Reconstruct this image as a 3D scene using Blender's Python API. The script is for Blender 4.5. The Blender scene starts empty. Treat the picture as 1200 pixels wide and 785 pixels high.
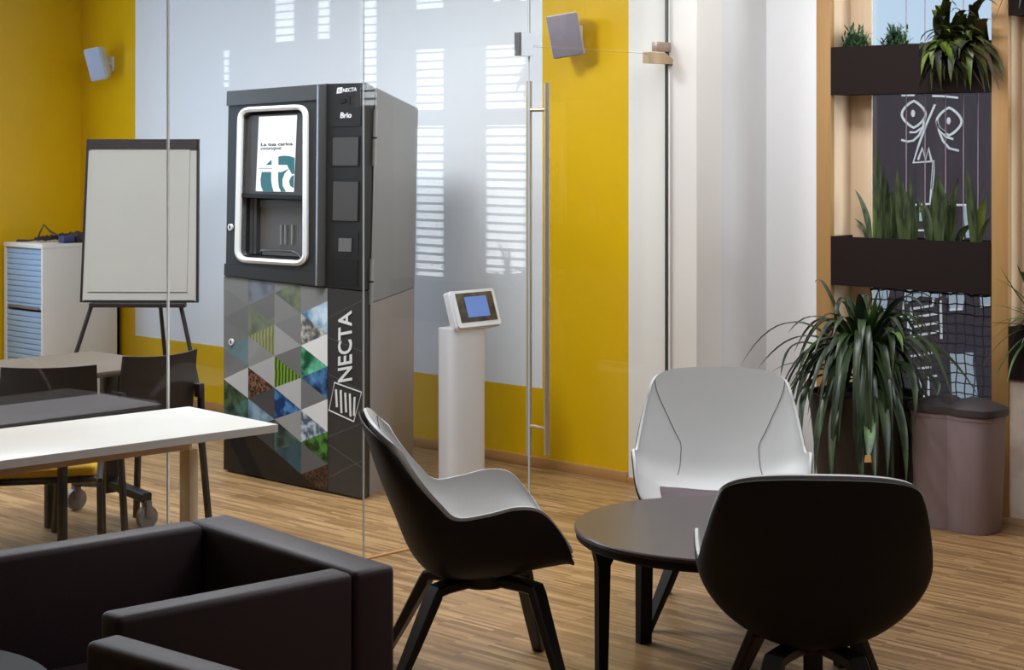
import bpy, bmesh, math, random
from mathutils import Vector, Matrix
random.seed(7)
R = math.radians
scene = bpy.context.scene
COL = scene.collection

# ------------------------------------------------------------------ survey of the room
# World: metres, camera above the origin at eye height, room axes = world axes.
F = 2050.0; EYE = 1.7
K = (2555-600)/F
SN = K/math.hypot(1, K); CS = 1/math.hypot(1, K)
def W(X, Y): return (CS*X-SN*Y, SN*X+CS*Y)
def on_z(px, py, h=0.0):
    d = F*(EYE-h)/(py-170); x, y = W((px-600)/F*d, d); return Vector((x, y, h))
def on_y(px, py, y):
    dx, dy = W((px-600)/F, 1); t = y/dy; return Vector((dx*t, y, EYE-(py-170)*t/F))
def on_x(px, py, x):
    dx, dy = W((px-600)/F, 1); t = x/dx; return Vector((x, dy*t, EYE-(py-170)*t/F))

# ------------------------------------------------------------------ materials
def lin(c):
    c = c/255.0
    return c/12.92 if c <= 0.04045 else ((c+0.055)/1.055)**2.4
def rgb(r, g, b): return (lin(r), lin(g), lin(b), 1)
def newmat(name):
    m = bpy.data.materials.new(name); m.use_nodes = True
    nt = m.node_tree; return m, nt, nt.nodes['Principled BSDF']
def mat(name, col, rough=0.5, metal=0.0, vary=0.06, scale=30.0, bump=0.0, spec=0.5, coat=0.0, stretch=None):
    m, nt, b = newmat(name)
    N, L = nt.nodes, nt.links
    c = rgb(*col)
    tc = N.new('ShaderNodeTexCoord'); no = N.new('ShaderNodeTexNoise')
    no.inputs['Scale'].default_value = scale; no.inputs['Detail'].default_value = 4
    if stretch:
        mp = N.new('ShaderNodeMapping'); mp.inputs['Scale'].default_value = stretch
        L.new(tc.outputs['Object'], mp.inputs['Vector']); L.new(mp.outputs[0], no.inputs['Vector'])
    else:
        L.new(tc.outputs['Object'], no.inputs['Vector'])
    mx = N.new('ShaderNodeMix'); mx.data_type = 'RGBA'
    mx.inputs['A'].default_value = tuple(v*(1-vary) for v in c[:3])+(1,)
    mx.inputs['B'].default_value = tuple(min(1, v*(1+vary)) for v in c[:3])+(1,)
    L.new(no.outputs['Fac'], mx.inputs['Factor']); L.new(mx.outputs['Result'], b.inputs['Base Color'])
    b.inputs['Roughness'].default_value = rough; b.inputs['Metallic'].default_value = metal
    b.inputs['Specular IOR Level'].default_value = spec
    b.inputs['Coat Weight'].default_value = coat; b.inputs['Coat Roughness'].default_value = 0.08
    if bump:
        bp = N.new('ShaderNodeBump'); bp.inputs['Strength'].default_value = bump; bp.inputs['Distance'].default_value = 0.002
        L.new(no.outputs['Fac'], bp.inputs['Height']); L.new(bp.outputs[0], b.inputs['Normal'])
    return m
def two_tone(name, ca, cb, scale, kind='noise', rough=0.35, stretch=(1, 1, 1), lo=0.4, hi=0.6):
    m, nt, b = newmat(name); N, L = nt.nodes, nt.links
    tc = N.new('ShaderNodeTexCoord'); mp = N.new('ShaderNodeMapping'); mp.inputs['Scale'].default_value = stretch
    L.new(tc.outputs['Object'], mp.inputs['Vector'])
    if kind == 'voronoi':
        t = N.new('ShaderNodeTexVoronoi'); out = t.outputs['Distance']
    elif kind == 'wave':
        t = N.new('ShaderNodeTexWave'); t.inputs['Distortion'].default_value = 2.0; out = t.outputs['Fac']
    else:
        t = N.new('ShaderNodeTexNoise'); t.inputs['Detail'].default_value = 6; out = t.outputs['Fac']
    t.inputs['Scale'].default_value = scale
    L.new(mp.outputs[0], t.inputs['Vector'])
    mr = N.new('ShaderNodeMapRange'); mr.inputs['From Min'].default_value = lo; mr.inputs['From Max'].default_value = hi
    L.new(out, mr.inputs['Value'])
    mx = N.new('ShaderNodeMix'); mx.data_type = 'RGBA'
    mx.inputs['A'].default_value = rgb(*ca); mx.inputs['B'].default_value = rgb(*cb)
    L.new(mr.outputs[0], mx.inputs['Factor']); L.new(mx.outputs['Result'], b.inputs['Base Color'])
    b.inputs['Roughness'].default_value = rough
    if name.startswith('print_'): b.inputs['Specular IOR Level'].default_value = 0.12
    return m
def glass(name, tint=(0.97, 0.985, 0.98), refl=1.0):
    m, nt, b = newmat(name); N, L = nt.nodes, nt.links
    N.remove(b); out = N['Material Output']
    tr = N.new('ShaderNodeBsdfTransparent'); tr.inputs['Color'].default_value = tint+(1,)
    gl = N.new('ShaderNodeBsdfGlossy'); gl.inputs['Roughness'].default_value = 0.0
    lw = N.new('ShaderNodeLayerWeight'); lw.inputs['Blend'].default_value = 0.5
    p = N.new('ShaderNodeMath'); p.operation = 'POWER'; p.inputs[1].default_value = 5
    L.new(lw.outputs['Facing'], p.inputs[0])
    ma = N.new('ShaderNodeMath'); ma.operation = 'MULTIPLY_ADD'; ma.inputs[1].default_value = 0.95*refl; ma.inputs[2].default_value = 0.045*refl
    L.new(p.outputs[0], ma.inputs[0])
    mx = N.new('ShaderNodeMixShader'); L.new(ma.outputs[0], mx.inputs[0]); L.new(tr.outputs[0], mx.inputs[1]); L.new(gl.outputs[0], mx.inputs[2])
    L.new(mx.outputs[0], out.inputs['Surface'])
    return m
def emit(name, col, strength, noise=0.0, col2=None, scale=8.0):
    m, nt, b = newmat(name); N, L = nt.nodes, nt.links
    b.inputs['Base Color'].default_value = (0.02, 0.02, 0.02, 1); b.inputs['Roughness'].default_value = 0.3
    b.inputs['Emission Strength'].default_value = strength
    if col2:
        tc = N.new('ShaderNodeTexCoord'); no = N.new('ShaderNodeTexNoise'); no.inputs['Scale'].default_value = scale
        L.new(tc.outputs['Object'], no.inputs['Vector'])
        mx = N.new('ShaderNodeMix'); mx.data_type = 'RGBA'; mx.inputs['A'].default_value = rgb(*col); mx.inputs['B'].default_value = rgb(*col2)
        L.new(no.outputs['Fac'], mx.inputs['Factor']); L.new(mx.outputs['Result'], b.inputs['Emission Color'])
    else:
        b.inputs['Emission Color'].default_value = rgb(*col)
    return m
def parquet():
    m, nt, b = newmat('oak_strip_parquet'); N, L = nt.nodes, nt.links
    tc = N.new('ShaderNodeTexCoord')
    br = N.new('ShaderNodeTexBrick'); br.offset = 0.37; br.offset_frequency = 2; br.squash = 1.0
    br.inputs['Scale'].default_value = 1.0; br.inputs['Brick Width'].default_value = 0.32; br.inputs['Row Height'].default_value = 0.016
    br.inputs['Mortar Size'].default_value = 0.0004; br.inputs['Mortar Smooth'].default_value = 0.3
    br.inputs['Color1'].default_value = (0, 0, 0, 1); br.inputs['Color2'].default_value = (1, 1, 1, 1); br.inputs['Mortar'].default_value = (0.1, 0.1, 0.1, 1)
    L.new(tc.outputs['Object'], br.inputs['Vector'])
    br2 = N.new('ShaderNodeTexBrick'); br2.offset = 0.43
    br2.inputs['Scale'].default_value = 1.0; br2.inputs['Brick Width'].default_value = 0.55; br2.inputs['Row Height'].default_value = 0.048
    br2.inputs['Mortar Size'].default_value = 0.0; br2.inputs['Color1'].default_value = (0, 0, 0, 1); br2.inputs['Color2'].default_value = (1, 1, 1, 1)
    L.new(tc.outputs['Object'], br2.inputs['Vector'])
    mp = N.new('ShaderNodeMapping'); mp.inputs['Scale'].default_value = (4, 90, 1); L.new(tc.outputs['Object'], mp.inputs['Vector'])
    no = N.new('ShaderNodeTexNoise'); no.inputs['Scale'].default_value = 1.0; no.inputs['Detail'].default_value = 5; L.new(mp.outputs[0], no.inputs['Vector'])
    a1 = N.new('ShaderNodeMath'); a1.operation = 'MULTIPLY'; a1.inputs[1].default_value = 0.5; L.new(br.outputs['Color'], a1.inputs[0])
    a2 = N.new('ShaderNodeMath'); a2.operation = 'MULTIPLY_ADD'; a2.inputs[1].default_value = 0.15; L.new(br2.outputs['Color'], a2.inputs[0]); L.new(a1.outputs[0], a2.inputs[2])
    a3 = N.new('ShaderNodeMath'); a3.operation = 'MULTIPLY_ADD'; a3.inputs[1].default_value = 0.45; L.new(no.outputs['Fac'], a3.inputs[0]); L.new(a2.outputs[0], a3.inputs[2])
    cr = N.new('ShaderNodeValToRGB'); e = cr.color_ramp.elements
    e[0].position = 0.1; e[0].color = rgb(96, 69, 40); e[1].position = 0.95; e[1].color = rgb(186, 150, 105)
    x = e.new(0.5); x.color = rgb(142, 108, 68)
    L.new(a3.outputs[0], cr.inputs['Fac']); L.new(cr.outputs['Color'], b.inputs['Base Color'])
    b.inputs['Roughness'].default_value = 0.4; b.inputs['Specular IOR Level'].default_value = 0.4
    bp = N.new('ShaderNodeBump'); bp.inputs['Strength'].default_value = 0.15; bp.inputs['Distance'].default_value = 0.001
    L.new(a3.outputs[0], bp.inputs['Height']); L.new(bp.outputs[0], b.inputs['Normal'])
    return m

MT = dict(
    parquet=parquet(),
    yellow=mat('yellow_gloss_paint', (213, 170, 4), 0.32, vary=0.05, scale=3, spec=0.4),
    white_panel=mat('white_gloss_panel', (224, 226, 229), 0.5, vary=0.015, scale=3, spec=0.3),
    white_wall=mat('white_plaster', (222, 217, 210), 0.6, vary=0.02, scale=6, bump=0.1),
    white_satin=mat('white_satin_reveal', (214, 213, 213), 0.28, vary=0.04, scale=1.6, stretch=(6, 6, 0.6)),
    worn_wall=two_tone('worn_plaster', (222, 205, 188), (196, 172, 152), 7, rough=0.8, lo=0.45, hi=0.72),
    ceiling=mat('ceiling_white', (232, 231, 228), 0.8, vary=0.01),
    oak=mat('oak_board', (176, 134, 80), 0.5, vary=0.16, scale=3, stretch=(25, 25, 1.2)),
    lit_wood=mat('pale_window_lit_wood', (226, 200, 168), 0.55, vary=0.07, scale=3, stretch=(25, 25, 1.0)),  # paler copy of the post wood, window light put into the colour
    skirting=mat('oak_skirting', (172, 126, 74), 0.45, vary=0.14, scale=3, stretch=(2, 40, 40)),
    planter=mat('dark_brown_steel', (32, 21, 19), 0.75, vary=0.06, scale=12, spec=0.2),
    pglass=glass('partition_glass', refl=0.6),
    wglass=glass('window_glass', (0.96, 0.98, 0.99), 0.8),
    gedge_glint=mat('glass_edge_glint', (244, 248, 248), 0.15, vary=0.02),  # white stands in for the glint along the polished edge
    gedge_dim=mat('glass_edge_seal', (176, 182, 184), 0.3, vary=0.02),
    gasket=mat('dark_gasket', (70, 70, 68), 0.5, vary=0.03),
    steel=mat('brushed_steel', (190, 176, 152), 0.45, 0.75, vary=0.08, scale=6, stretch=(60, 60, 1)),
    chrome=mat('polished_chrome', (206, 212, 218), 0.35, 0.3, vary=0.02),
    nickel=mat('warm_nickel', (196, 172, 142), 0.35, 0.9, vary=0.05),
    black_shell=mat('black_leather_shell', (33, 29, 29), 0.62, vary=0.08, scale=180, bump=0.12, spec=0.3),
    white_leather=mat('white_leather', (200, 200, 198), 0.5, vary=0.02, scale=160, bump=0.08),
    seam=mat('seam_thread', (128, 126, 124), 0.8),
    plum_cushion=mat('plum_cushion', (82, 66, 70), 0.6, vary=0.05, scale=150, bump=0.1),
    black_wood=mat('black_stained_wood', (30, 27, 29), 0.42, vary=0.12, scale=4, stretch=(20, 20, 2)),
    table_top=mat('dark_table_laminate', (70, 60, 60), 0.3, vary=0.05, scale=20),
    table_edge=mat('black_table_edge', (28, 25, 26), 0.6, vary=0.05, spec=0.2),
    sofa=mat('dark_aubergine_leather', (56, 41, 45), 0.55, vary=0.06, scale=220, bump=0.2, spec=0.35),
    piping=mat('dark_piping', (44, 36, 40), 0.5),
    desk_white=mat('white_laminate', (236, 232, 224), 0.32, vary=0.015, scale=5),
    desk_edge=mat('laminate_edge_band', (206, 200, 192), 0.5, vary=0.02),
    desk_beige=mat('beige_beam', (204, 178, 156), 0.5, vary=0.03),
    desk_cream=mat('cream_post', (226, 208, 178), 0.5, vary=0.03),
    desk_dark=mat('dark_desk_laminate', (44, 35, 38), 0.55, vary=0.04, spec=0.2),
    desk_brown=mat('taupe_wood_laminate', (96, 84, 72), 0.5, vary=0.1, scale=3, stretch=(20, 2, 20)),
    black_plastic=mat('black_plastic', (40, 34, 36), 0.5, vary=0.05),
    black_metal=mat('black_painted_metal', (34, 30, 31), 0.45, vary=0.05),
    seat_yellow=mat('yellow_upholstery', (226, 170, 10), 0.75, vary=0.08, scale=120, bump=0.15),
    castor=mat('grey_castor', (120, 112, 110), 0.45),
    cab_white=mat('cabinet_white', (226, 222, 216), 0.45, vary=0.015),
    shutter=two_tone('ribbed_shutter', (158, 184, 214), (186, 208, 232), 14, 'wave', 0.35, (0, 0, 1), 0.2, 0.8),  # bluish tint puts the left window's cool daylight into the colour
    easel_board=mat('easel_paper', (196, 194, 187), 0.5, vary=0.02, scale=4),
    easel_frame=mat('dark_easel_frame', (52, 44, 46), 0.4, 0.3),
    easel_panel=mat('easel_board_white', (204, 202, 195), 0.35, vary=0.01),
    cable=mat('black_cable', (48, 38, 46), 0.5),
    dev_blue=mat('navy_plug_block', (46, 56, 104), 0.45),
    speaker_pale=mat('pale_speaker_shell', (206, 208, 214), 0.5, vary=0.02),
    grille_pale=mat('pale_blue_grille', (168, 180, 206), 0.65, vary=0.06, scale=300),
    grille_grey=mat('mauve_grey_grille', (132, 124, 134), 0.65, vary=0.08, scale=300),
    speaker_rim=mat('light_speaker_shell', (212, 202, 190), 0.5, vary=0.02),
    kiosk=mat('white_kiosk', (216, 216, 221), 0.3, vary=0.01),
    tablet_dark=two_tone('tablet_wallpaper', (44, 34, 36), (104, 92, 60), 16, rough=0.2, lo=0.4, hi=0.7),
    tablet_blue=emit('tablet_window', (92, 128, 214), 0.75, col2=(120, 156, 228), scale=10),
    bin_body=mat('taupe_plastic', (138, 121, 124), 0.45, vary=0.04),
    bin_lid=mat('charcoal_plastic', (58, 52, 54), 0.5, vary=0.05),
    soil=mat('potting_soil', (46, 36, 30), 0.9, vary=0.3, scale=60),
    leaf_dark=two_tone('dark_strap_leaf', (26, 40, 20), (52, 70, 36), 9, rough=0.36),
    leaf_mid=two_tone('mid_green_leaf', (44, 70, 30), (82, 112, 48), 9, rough=0.4),
    leaf_lime=two_tone('lime_leaf', (80, 98, 34), (122, 142, 56), 7, rough=0.4),
    leaf_snake=two_tone('snake_plant_leaf', (30, 44, 24), (74, 88, 50), 16, rough=0.42, stretch=(3, 3, 0.5)),
    leaf_fern=two_tone('hanging_fern_leaf', (30, 32, 20), (78, 84, 34), 8, rough=0.55),
    leaf_rust=two_tone('rust_tipped_leaf', (74, 44, 38), (92, 74, 44), 8, rough=0.55),
    leaf_bush=two_tone('soft_bush_leaf', (52, 84, 60), (104, 136, 92), 9, rough=0.6),
    leaf_cut=mat('cut_leaf_stub', (196, 146, 92), 0.7),
    stem=mat('brown_stem', (82, 68, 46), 0.8, vary=0.2),
    net=mat('black_net_rope', (34, 32, 40), 0.8),
    wire=mat('trellis_wire', (150, 128, 140), 0.5),
    mural=mat('plum_exterior_render', (66, 59, 71), 0.85, vary=0.06, scale=4),
    mural_white=mat('mural_white_paint', (232, 240, 246), 0.8, vary=0.02),
    mural_pale=mat('mural_pale_blue_paint', (186, 202, 222), 0.8, vary=0.03),
    # vending machine
    vm_black=mat('vending_black_plastic', (40, 40, 40), 0.42, vary=0.04, spec=0.18),
    vm_deep=mat('vending_deep_black', (20, 20, 21), 0.4, vary=0.04, spec=0.15),
    vm_roll=mat('vending_satin_trim', (96, 96, 97), 0.3, 0.7, vary=0.03),
    vm_pad=mat('vending_keypad_black', (32, 32, 33), 0.4, vary=0.03, spec=0.12),
    vm_pad2=mat('vending_smoked_panel', (58, 58, 60), 0.3, vary=0.03),
    vm_silver=mat('vending_silver_ring', (226, 226, 226), 0.35, 0.0, vary=0.02),
    vm_side=mat('vending_graphite_side', (146, 146, 147), 0.3, 0.55, vary=0.03, scale=4),
    vm_taupe=mat('vending_taupe_side', (158, 152, 152), 0.5, 0.1, vary=0.03, scale=4),
    vm_niche=mat('vending_niche_grey', (86, 86, 88), 0.3, 0.2, vary=0.04),
    vm_screen=emit('vending_screen_white', (250, 251, 252), 1.12),
    vm_teal=emit('vending_screen_teal', (0, 118, 132), 0.85),
    vm_ink=emit('vending_screen_ink', (30, 22, 44), 0.25),
    vm_text=mat('vending_print_silver', (216, 216, 216), 0.4, vary=0.01),
    vm_panel=mat('vending_charcoal_panel', (50, 49, 49), 0.4, vary=0.04, spec=0.12),
)
GREYS = {}
def gmat(v):
    if v not in GREYS: GREYS[v] = mat('print_grey_%d' % v, (v, v, v), 0.35, vary=0.06, scale=9, spec=0.12)
    return GREYS[v]
PRINT = dict(
    coffee=two_tone('print_coffee_beans', (34, 22, 18), (128, 92, 72), 70, 'voronoi', 0.3, lo=0.32, hi=0.85),
    coffee_d=two_tone('print_dark_beans', (18, 12, 10), (84, 54, 44), 70, 'voronoi', 0.3, lo=0.32, hi=0.85),
    stripes=two_tone('print_green_rows', (44, 74, 24), (112, 146, 52), 12, 'wave', 0.3, (1, 1, 1.4), 0.3, 0.7),
    field=two_tone('print_olive_field', (104, 110, 78), (140, 142, 96), 12, 'wave', 0.3, (1, 1, 1), 0.2, 0.8),
    green_faint=two_tone('print_faint_green', (88, 96, 84), (112, 120, 100), 12, rough=0.3),
    blue_faint=two_tone('print_faint_blue', (92, 98, 106), (112, 120, 130), 12, rough=0.3),
    green_dark=two_tone('print_dark_hedge', (34, 52, 34), (66, 88, 62), 20, rough=0.3),
    teal=two_tone('print_teal_water', (68, 92, 100), (94, 118, 124), 8, rough=0.3),
    sky=two_tone('print_sky', (66, 118, 160), (196, 214, 226), 9, rough=0.3, lo=0.4, hi=0.68),
    rocks=two_tone('print_rocks', (74, 80, 84), (190, 186, 172), 26, rough=0.3, lo=0.4, hi=0.65),
    emerald=two_tone('print_emerald_cove', (14, 74, 50), (110, 200, 160), 11, rough=0.3, lo=0.42, hi=0.66),
    indigo=two_tone('print_blue_water', (16, 40, 78), (84, 136, 184), 18, rough=0.3, lo=0.42, hi=0.72),
    blue=two_tone('print_blue_splash', (10, 44, 92), (76, 140, 196), 18, rough=0.3, lo=0.45, hi=0.72),
    cloud=two_tone('print_blue_cloud', (54, 84, 108), (130, 156, 174), 10, rough=0.3),
    ice=two_tone('print_pebble_grey', (70, 86, 104), (176, 190, 202), 34, rough=0.3, lo=0.42, hi=0.64),
    forest=two_tone('print_forest', (16, 44, 18), (72, 128, 52), 28, rough=0.3, lo=0.42, hi=0.66),
    hill=two_tone('print_dim_hill', (20, 40, 38), (74, 104, 96), 10, rough=0.3),
    sea_dark=two_tone('print_dim_sea', (18, 44, 54), (44, 74, 84), 8, rough=0.3),
)

# ------------------------------------------------------------------ mesh building
class MB:
    def __init__(s): s.bm = bmesh.new(); s.mi = 0
    def face(s, vs):
        try:
            f = s.bm.faces.new(vs); f.material_index = s.mi; return f
        except ValueError: return None
    def box(s, a, b, bev=0.0, seg=2):
        x0, y0, z0 = a; x1, y1, z1 = b
        v = [s.bm.verts.new(p) for p in [(x0,y0,z0),(x1,y0,z0),(x1,y1,z0),(x0,y1,z0),(x0,y0,z1),(x1,y0,z1),(x1,y1,z1),(x0,y1,z1)]]
        fs = [s.face([v[i] for i in q]) for q in [(0,3,2,1),(4,5,6,7),(0,1,5,4),(1,2,6,5),(2,3,7,6),(3,0,4,7)]]
        if bev:
            es = list({e for f in fs for e in f.edges})
            bmesh.ops.bevel(s.bm, geom=es, offset=bev, segments=seg, profile=0.5, affect='EDGES', material=s.mi)
        return v
    def loft(s, a, b):
        """solid between two equal polygons"""
        n = len(a); va = [s.bm.verts.new(p) for p in a]; vb = [s.bm.verts.new(p) for p in b]
        s.face(va[::-1]); s.face(vb)
        for i in range(n): s.face([va[i], va[(i+1) % n], vb[(i+1) % n], vb[i]])
    def plate_hole(s, outer, inner, off):
        """plate with a hole; off = depth vector"""
        off = Vector(off)
        def loop(pts):
            vs = [s.bm.verts.new(p) for p in pts]
            return vs, [s.bm.edges.new((vs[i], vs[(i+1) % len(vs)])) for i in range(len(vs))]
        vo, eo = loop(outer); vi, ei = loop(inner)
        r = bmesh.ops.triangle_fill(s.bm, edges=eo+ei, use_beauty=True)
        fs = [g for g in r['geom'] if isinstance(g, bmesh.types.BMFace)]
        for f in fs: f.material_index = s.mi
        vmap = {v: s.bm.verts.new(v.co+off) for v in vo+vi}
        for f in fs: s.face([vmap[v] for v in reversed(f.verts)])
        for lp in (vo, vi):
            for i in range(len(lp)): s.face([lp[i], lp[(i+1) % len(lp)], vmap[lp[(i+1) % len(lp)]], vmap[lp[i]]])
    def sweep(s, path, sec, closed=False, up=Vector((0, 0, 1)), scales=None):
        """sweep a 2-D section (list of (a,b)) along path"""
        P = [Vector(p) for p in path]; n = len(P); rings = []
        prev = None
        for i, p in enumerate(P):
            if closed: t = (P[(i+1) % n]-P[i-1])
            else: t = P[min(i+1, n-1)]-P[max(i-1, 0)]
            t.normalize()
            if prev is None:
                u = up if abs(t.dot(up)) < 0.95 else Vector((1, 0, 0))
                a = t.cross(u).normalized()
            else:
                a = (prev-t*prev.dot(t)).normalized()
            prev = a; b = a.cross(t).normalized()
            k = scales[i] if scales else 1
            rings.append([s.bm.verts.new(p+a*q[0]*k+b*q[1]*k) for q in sec])
        m = len(sec)
        for i in range(n if closed else n-1):
            A, B = rings[i], rings[(i+1) % n]
            for j in range(m): s.face([A[j], A[(j+1) % m], B[(j+1) % m], B[j]])
        if not closed:
            s.face(rings[0][::-1]); s.face(rings[-1])
    def tube(s, path, r, n=8, closed=False, scales=None):
        s.sweep(path, [(r*math.cos(2*math.pi*k/n), r*math.sin(2*math.pi*k/n)) for k in range(n)], closed, scales=scales)
    def bar(s, path, w, h, scales=None):
        c = min(w, h)*0.18
        s.sweep(path, [(-w/2+c,-h/2),(w/2-c,-h/2),(w/2,-h/2+c),(w/2,h/2-c),(w/2-c,h/2),(-w/2+c,h/2),(-w/2,h/2-c),(-w/2,-h/2+c)], scales=scales)
    def lathe(s, prof, n=48, c=(0, 0, 0)):
        c = Vector(c); rings = []
        for r, z in prof:
            if r < 1e-6: rings.append([s.bm.verts.new(c+Vector((0, 0, z)))])
            else: rings.append([s.bm.verts.new(c+Vector((r*math.cos(2*math.pi*k/n), r*math.sin(2*math.pi*k/n), z))) for k in range(n)])
        for A, B in zip(rings, rings[1:]):
            for k in range(n):
                k2 = (k+1) % n
                if len(A) == 1 and len(B) == 1: continue
                if len(A) == 1: s.face([A[0], B[k2], B[k]])
                elif len(B) == 1: s.face([A[k], A[k2], B[0]])
                else: s.face([A[k], A[k2], B[k2], B[k]])
        if len(rings[0]) > 1: s.face(rings[0][::-1])
        if len(rings[-1]) > 1: s.face(rings[-1])
    def grid(s, G):
        V = [[s.bm.verts.new(p) for p in row] for row in G]
        for i in range(len(G)-1):
            for j in range(len(G[0])-1):
                s.face([V[i][j], V[i][j+1], V[i+1][j+1], V[i+1][j]])
        return V
    def thick(s, G, H):
        """closed solid between two grids of the same size"""
        A = s.grid(G); B = s.grid([r for r in H])
        n, m = len(G), len(G[0])
        per = [(0, j) for j in range(m)]+[(i, m-1) for i in range(1, n)]+[(n-1, j) for j in range(m-2, -1, -1)]+[(i, 0) for i in range(n-2, 0, -1)]
        for k in range(len(per)):
            i, j = per[k]; a, b = per[(k+1) % len(per)]
            s.face([A[i][j], B[i][j], B[a][b], A[a][b]])
    def leaf(s, p0, p1, p2, w, n=9, fold=0.25, side=None, tip=0.05, base=0.5):
        """strap leaf along a quadratic Bezier"""
        p0, p1, p2 = Vector(p0), Vector(p1), Vector(p2); rows = []
        for i in range(n+1):
            t = i/n
            p = p0*(1-t)**2+p1*2*t*(1-t)+p2*t*t
            d = ((p1-p0)*(1-t)+(p2-p1)*t).normalized()
            sd = side if side else d.cross(Vector((0, 0, 1)))
            if sd.length < 1e-3: sd = Vector((1, 0, 0))
            sd = (sd-d*sd.dot(d)).normalized(); up = sd.cross(d)
            k = (base+(1-base)*min(1, t/0.35)) if t < 0.35 else max(tip, 1-((t-0.35)/0.65)**2.2)
            hw = w*0.5*k
            rows.append([p-sd*hw+up*hw*fold, p, p+sd*hw+up*hw*fold])
        s.grid(rows)
    def done(s, name, mats, parent=None, smooth=35):
        bmesh.ops.recalc_face_normals(s.bm, faces=s.bm.faces)
        me = bpy.data.meshes.new(name)
        if parent is not None and not parent.get('_local'):
            rt = parent
            while rt.parent is not None: rt = rt.parent
            loc = rt.location
            bmesh.ops.translate(s.bm, verts=s.bm.verts, vec=-Vector(loc))
        s.bm.to_mesh(me); s.bm.free()
        for m in (mats if isinstance(mats, (list, tuple)) else [mats]): me.materials.append(m)
        if smooth:
            for p in me.polygons: p.use_smooth = True
            try: me.set_sharp_from_angle(angle=R(smooth))
            except Exception: pass
        o = bpy.data.objects.new(name, me); COL.objects.link(o)
        if parent is not None: o.parent = parent
        return o
LOCAL = set()
def tag(o, label, cat, group=None):
    o['label'] = label; o['category'] = cat
    if group: o['group'] = group
    return o
def thing(name, label, cat, loc=(0, 0, 0), rz=0.0, group=None, local=False):
    o = bpy.data.objects.new(name, None); COL.objects.link(o); o.empty_display_size = 0.1
    o.location = loc; o.rotation_euler = (0, 0, rz)
    if local: o['_local'] = 1; LOCAL.add(o.name)
    return tag(o, label, cat, group)
def struct(o): o['kind'] = 'structure'; return o
def dup(root, loc, rz, label, group=None):
    r = root.copy(); COL.objects.link(r); r.location = loc; r.rotation_euler = (0, 0, rz); r['label'] = label
    if group: r['group'] = group
    for ch in list(root.children):
        c = ch.copy(); COL.objects.link(c); c.parent = r
        for g in list(ch.children):
            d = g.copy(); COL.objects.link(d); d.parent = c
    return r
def rot(p, a): return (p[0]*math.cos(a)-p[1]*math.sin(a), p[0]*math.sin(a)+p[1]*math.cos(a))

# ------------------------------------------------------------------ room shell
GX = -5.39          # glass partition plane
BY = 6.78           # back wall
WY = 7.36           # window wall
LX = -10.64         # left wall
RX = 4.0; NY = -4.0; CZ = 3.1
b = MB(); b.box((LX-0.15, NY-0.15, -0.1), (RX+0.15, 7.75, 0)); struct(b.done('floor', MT['parquet'], smooth=0))
b = MB(); b.box((LX-0.15, NY-0.15, CZ), (RX+0.15, 7.75, CZ+0.1)); struct(b.done('ceiling', MT['ceiling'], smooth=0))
# back wall: yellow with a raised-to-the-ceiling white field
b = MB()
zb = on_y(633, 455, BY).z
xs = [LX, -9.975, -6.245, -5.655, -5.224]
def strip(x0, x1, z0, z1, mi):
    b.mi = mi; b.box((x0, BY, z0), (x1, BY+0.2, z1))
strip(xs[0], xs[1], 0, CZ, 0); strip(xs[1], xs[2], 0, zb, 0); strip(xs[1], xs[2], zb, CZ, 1)
strip(xs[2], xs[3], 0, CZ, 0); strip(xs[3], xs[4], 0, CZ, 2)
struct(b.done('wall_back', [MT['yellow'], MT['white_panel'], MT['white_wall']], smooth=0))
b = MB(); b.box((-5.424, BY+0.2, 0), (-5.224, WY, CZ)); struct(b.done('wall_reveal', MT['white_satin'], smooth=0))
b = MB(); b.box((LX, BY-0.016, 0), (-5.655, BY, 0.055), 0.003); struct(b.done('baseboard_back', MT['skirting']))
b = MB(); b.box((-5.655, BY-0.014, 0), (-5.224, BY, 0.03), 0.003); struct(b.done('baseboard_end', MT['skirting']))
# left wall with a daylight window out of frame
b = MB()
b.box((LX-0.15, 5.6, 0), (LX, BY+0.2, CZ)); b.box((LX-0.15, NY, 0), (LX, 3.3, CZ))
b.box((LX-0.15, 3.3, 0), (LX, 5.6, 0.9)); b.box((LX-0.15, 3.3, 2.7), (LX, 5.6, CZ))
struct(b.done('wall_left', MT['yellow'], smooth=0))
b = MB(); b.box((LX-0.09, 3.3, 0.9), (LX-0.08, 5.6, 2.7)); struct(b.done('window_9', MT['wglass'], smooth=0))
b = MB(); b.box((RX, NY, 0), (RX+0.15, WY, CZ)); struct(b.done('wall_right', MT['white_wall'], smooth=0))
b = MB(); b.box((LX, NY-0.15, 0), (RX, NY, CZ)); struct(b.done('wall_near', MT['white_wall'], smooth=0))
# window wall
WT = 0.22
P1a, P1b, P2a, P2b = -4.915, -4.83, -3.96, -3.875
P3a, P3b = -2.72, -2.63
b = MB(); D = (WY, WY+WT)
def wseg(x0, x1, z0, z1, mi=0): b.mi = mi; b.box((x0, D[0], z0), (x1, D[1] if x0 < P3b-0.01 else D[0]+0.05, z1))
wseg(-5.424, P1a, 0, CZ)
wseg(P1b, P2a, 0, 0.45, 1); wseg(P2b, P3a, 0, 0.63, 1)
wseg(P1b, P2a, 2.95, CZ); wseg(P2b, P3a, 2.95, CZ)
wins = [(-2.58, -2.34, 1.94, 2.8), (-2.13, -1.915, 2.38, 2.95), (-1.77, -1.47, 2.38, 2.95), (-1.07, -0.9, 2.09, 2.37)]
xx = P3b
for (u, v, _a, _b) in wins+[(RX, RX, 0, 0)]:
    wseg(xx, u, 0, CZ, 2); xx = v
for (u, v, za, zb_) in wins:
    wseg(u, v, 0, za, 2); wseg(u, v, zb_, CZ, 2)
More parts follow.
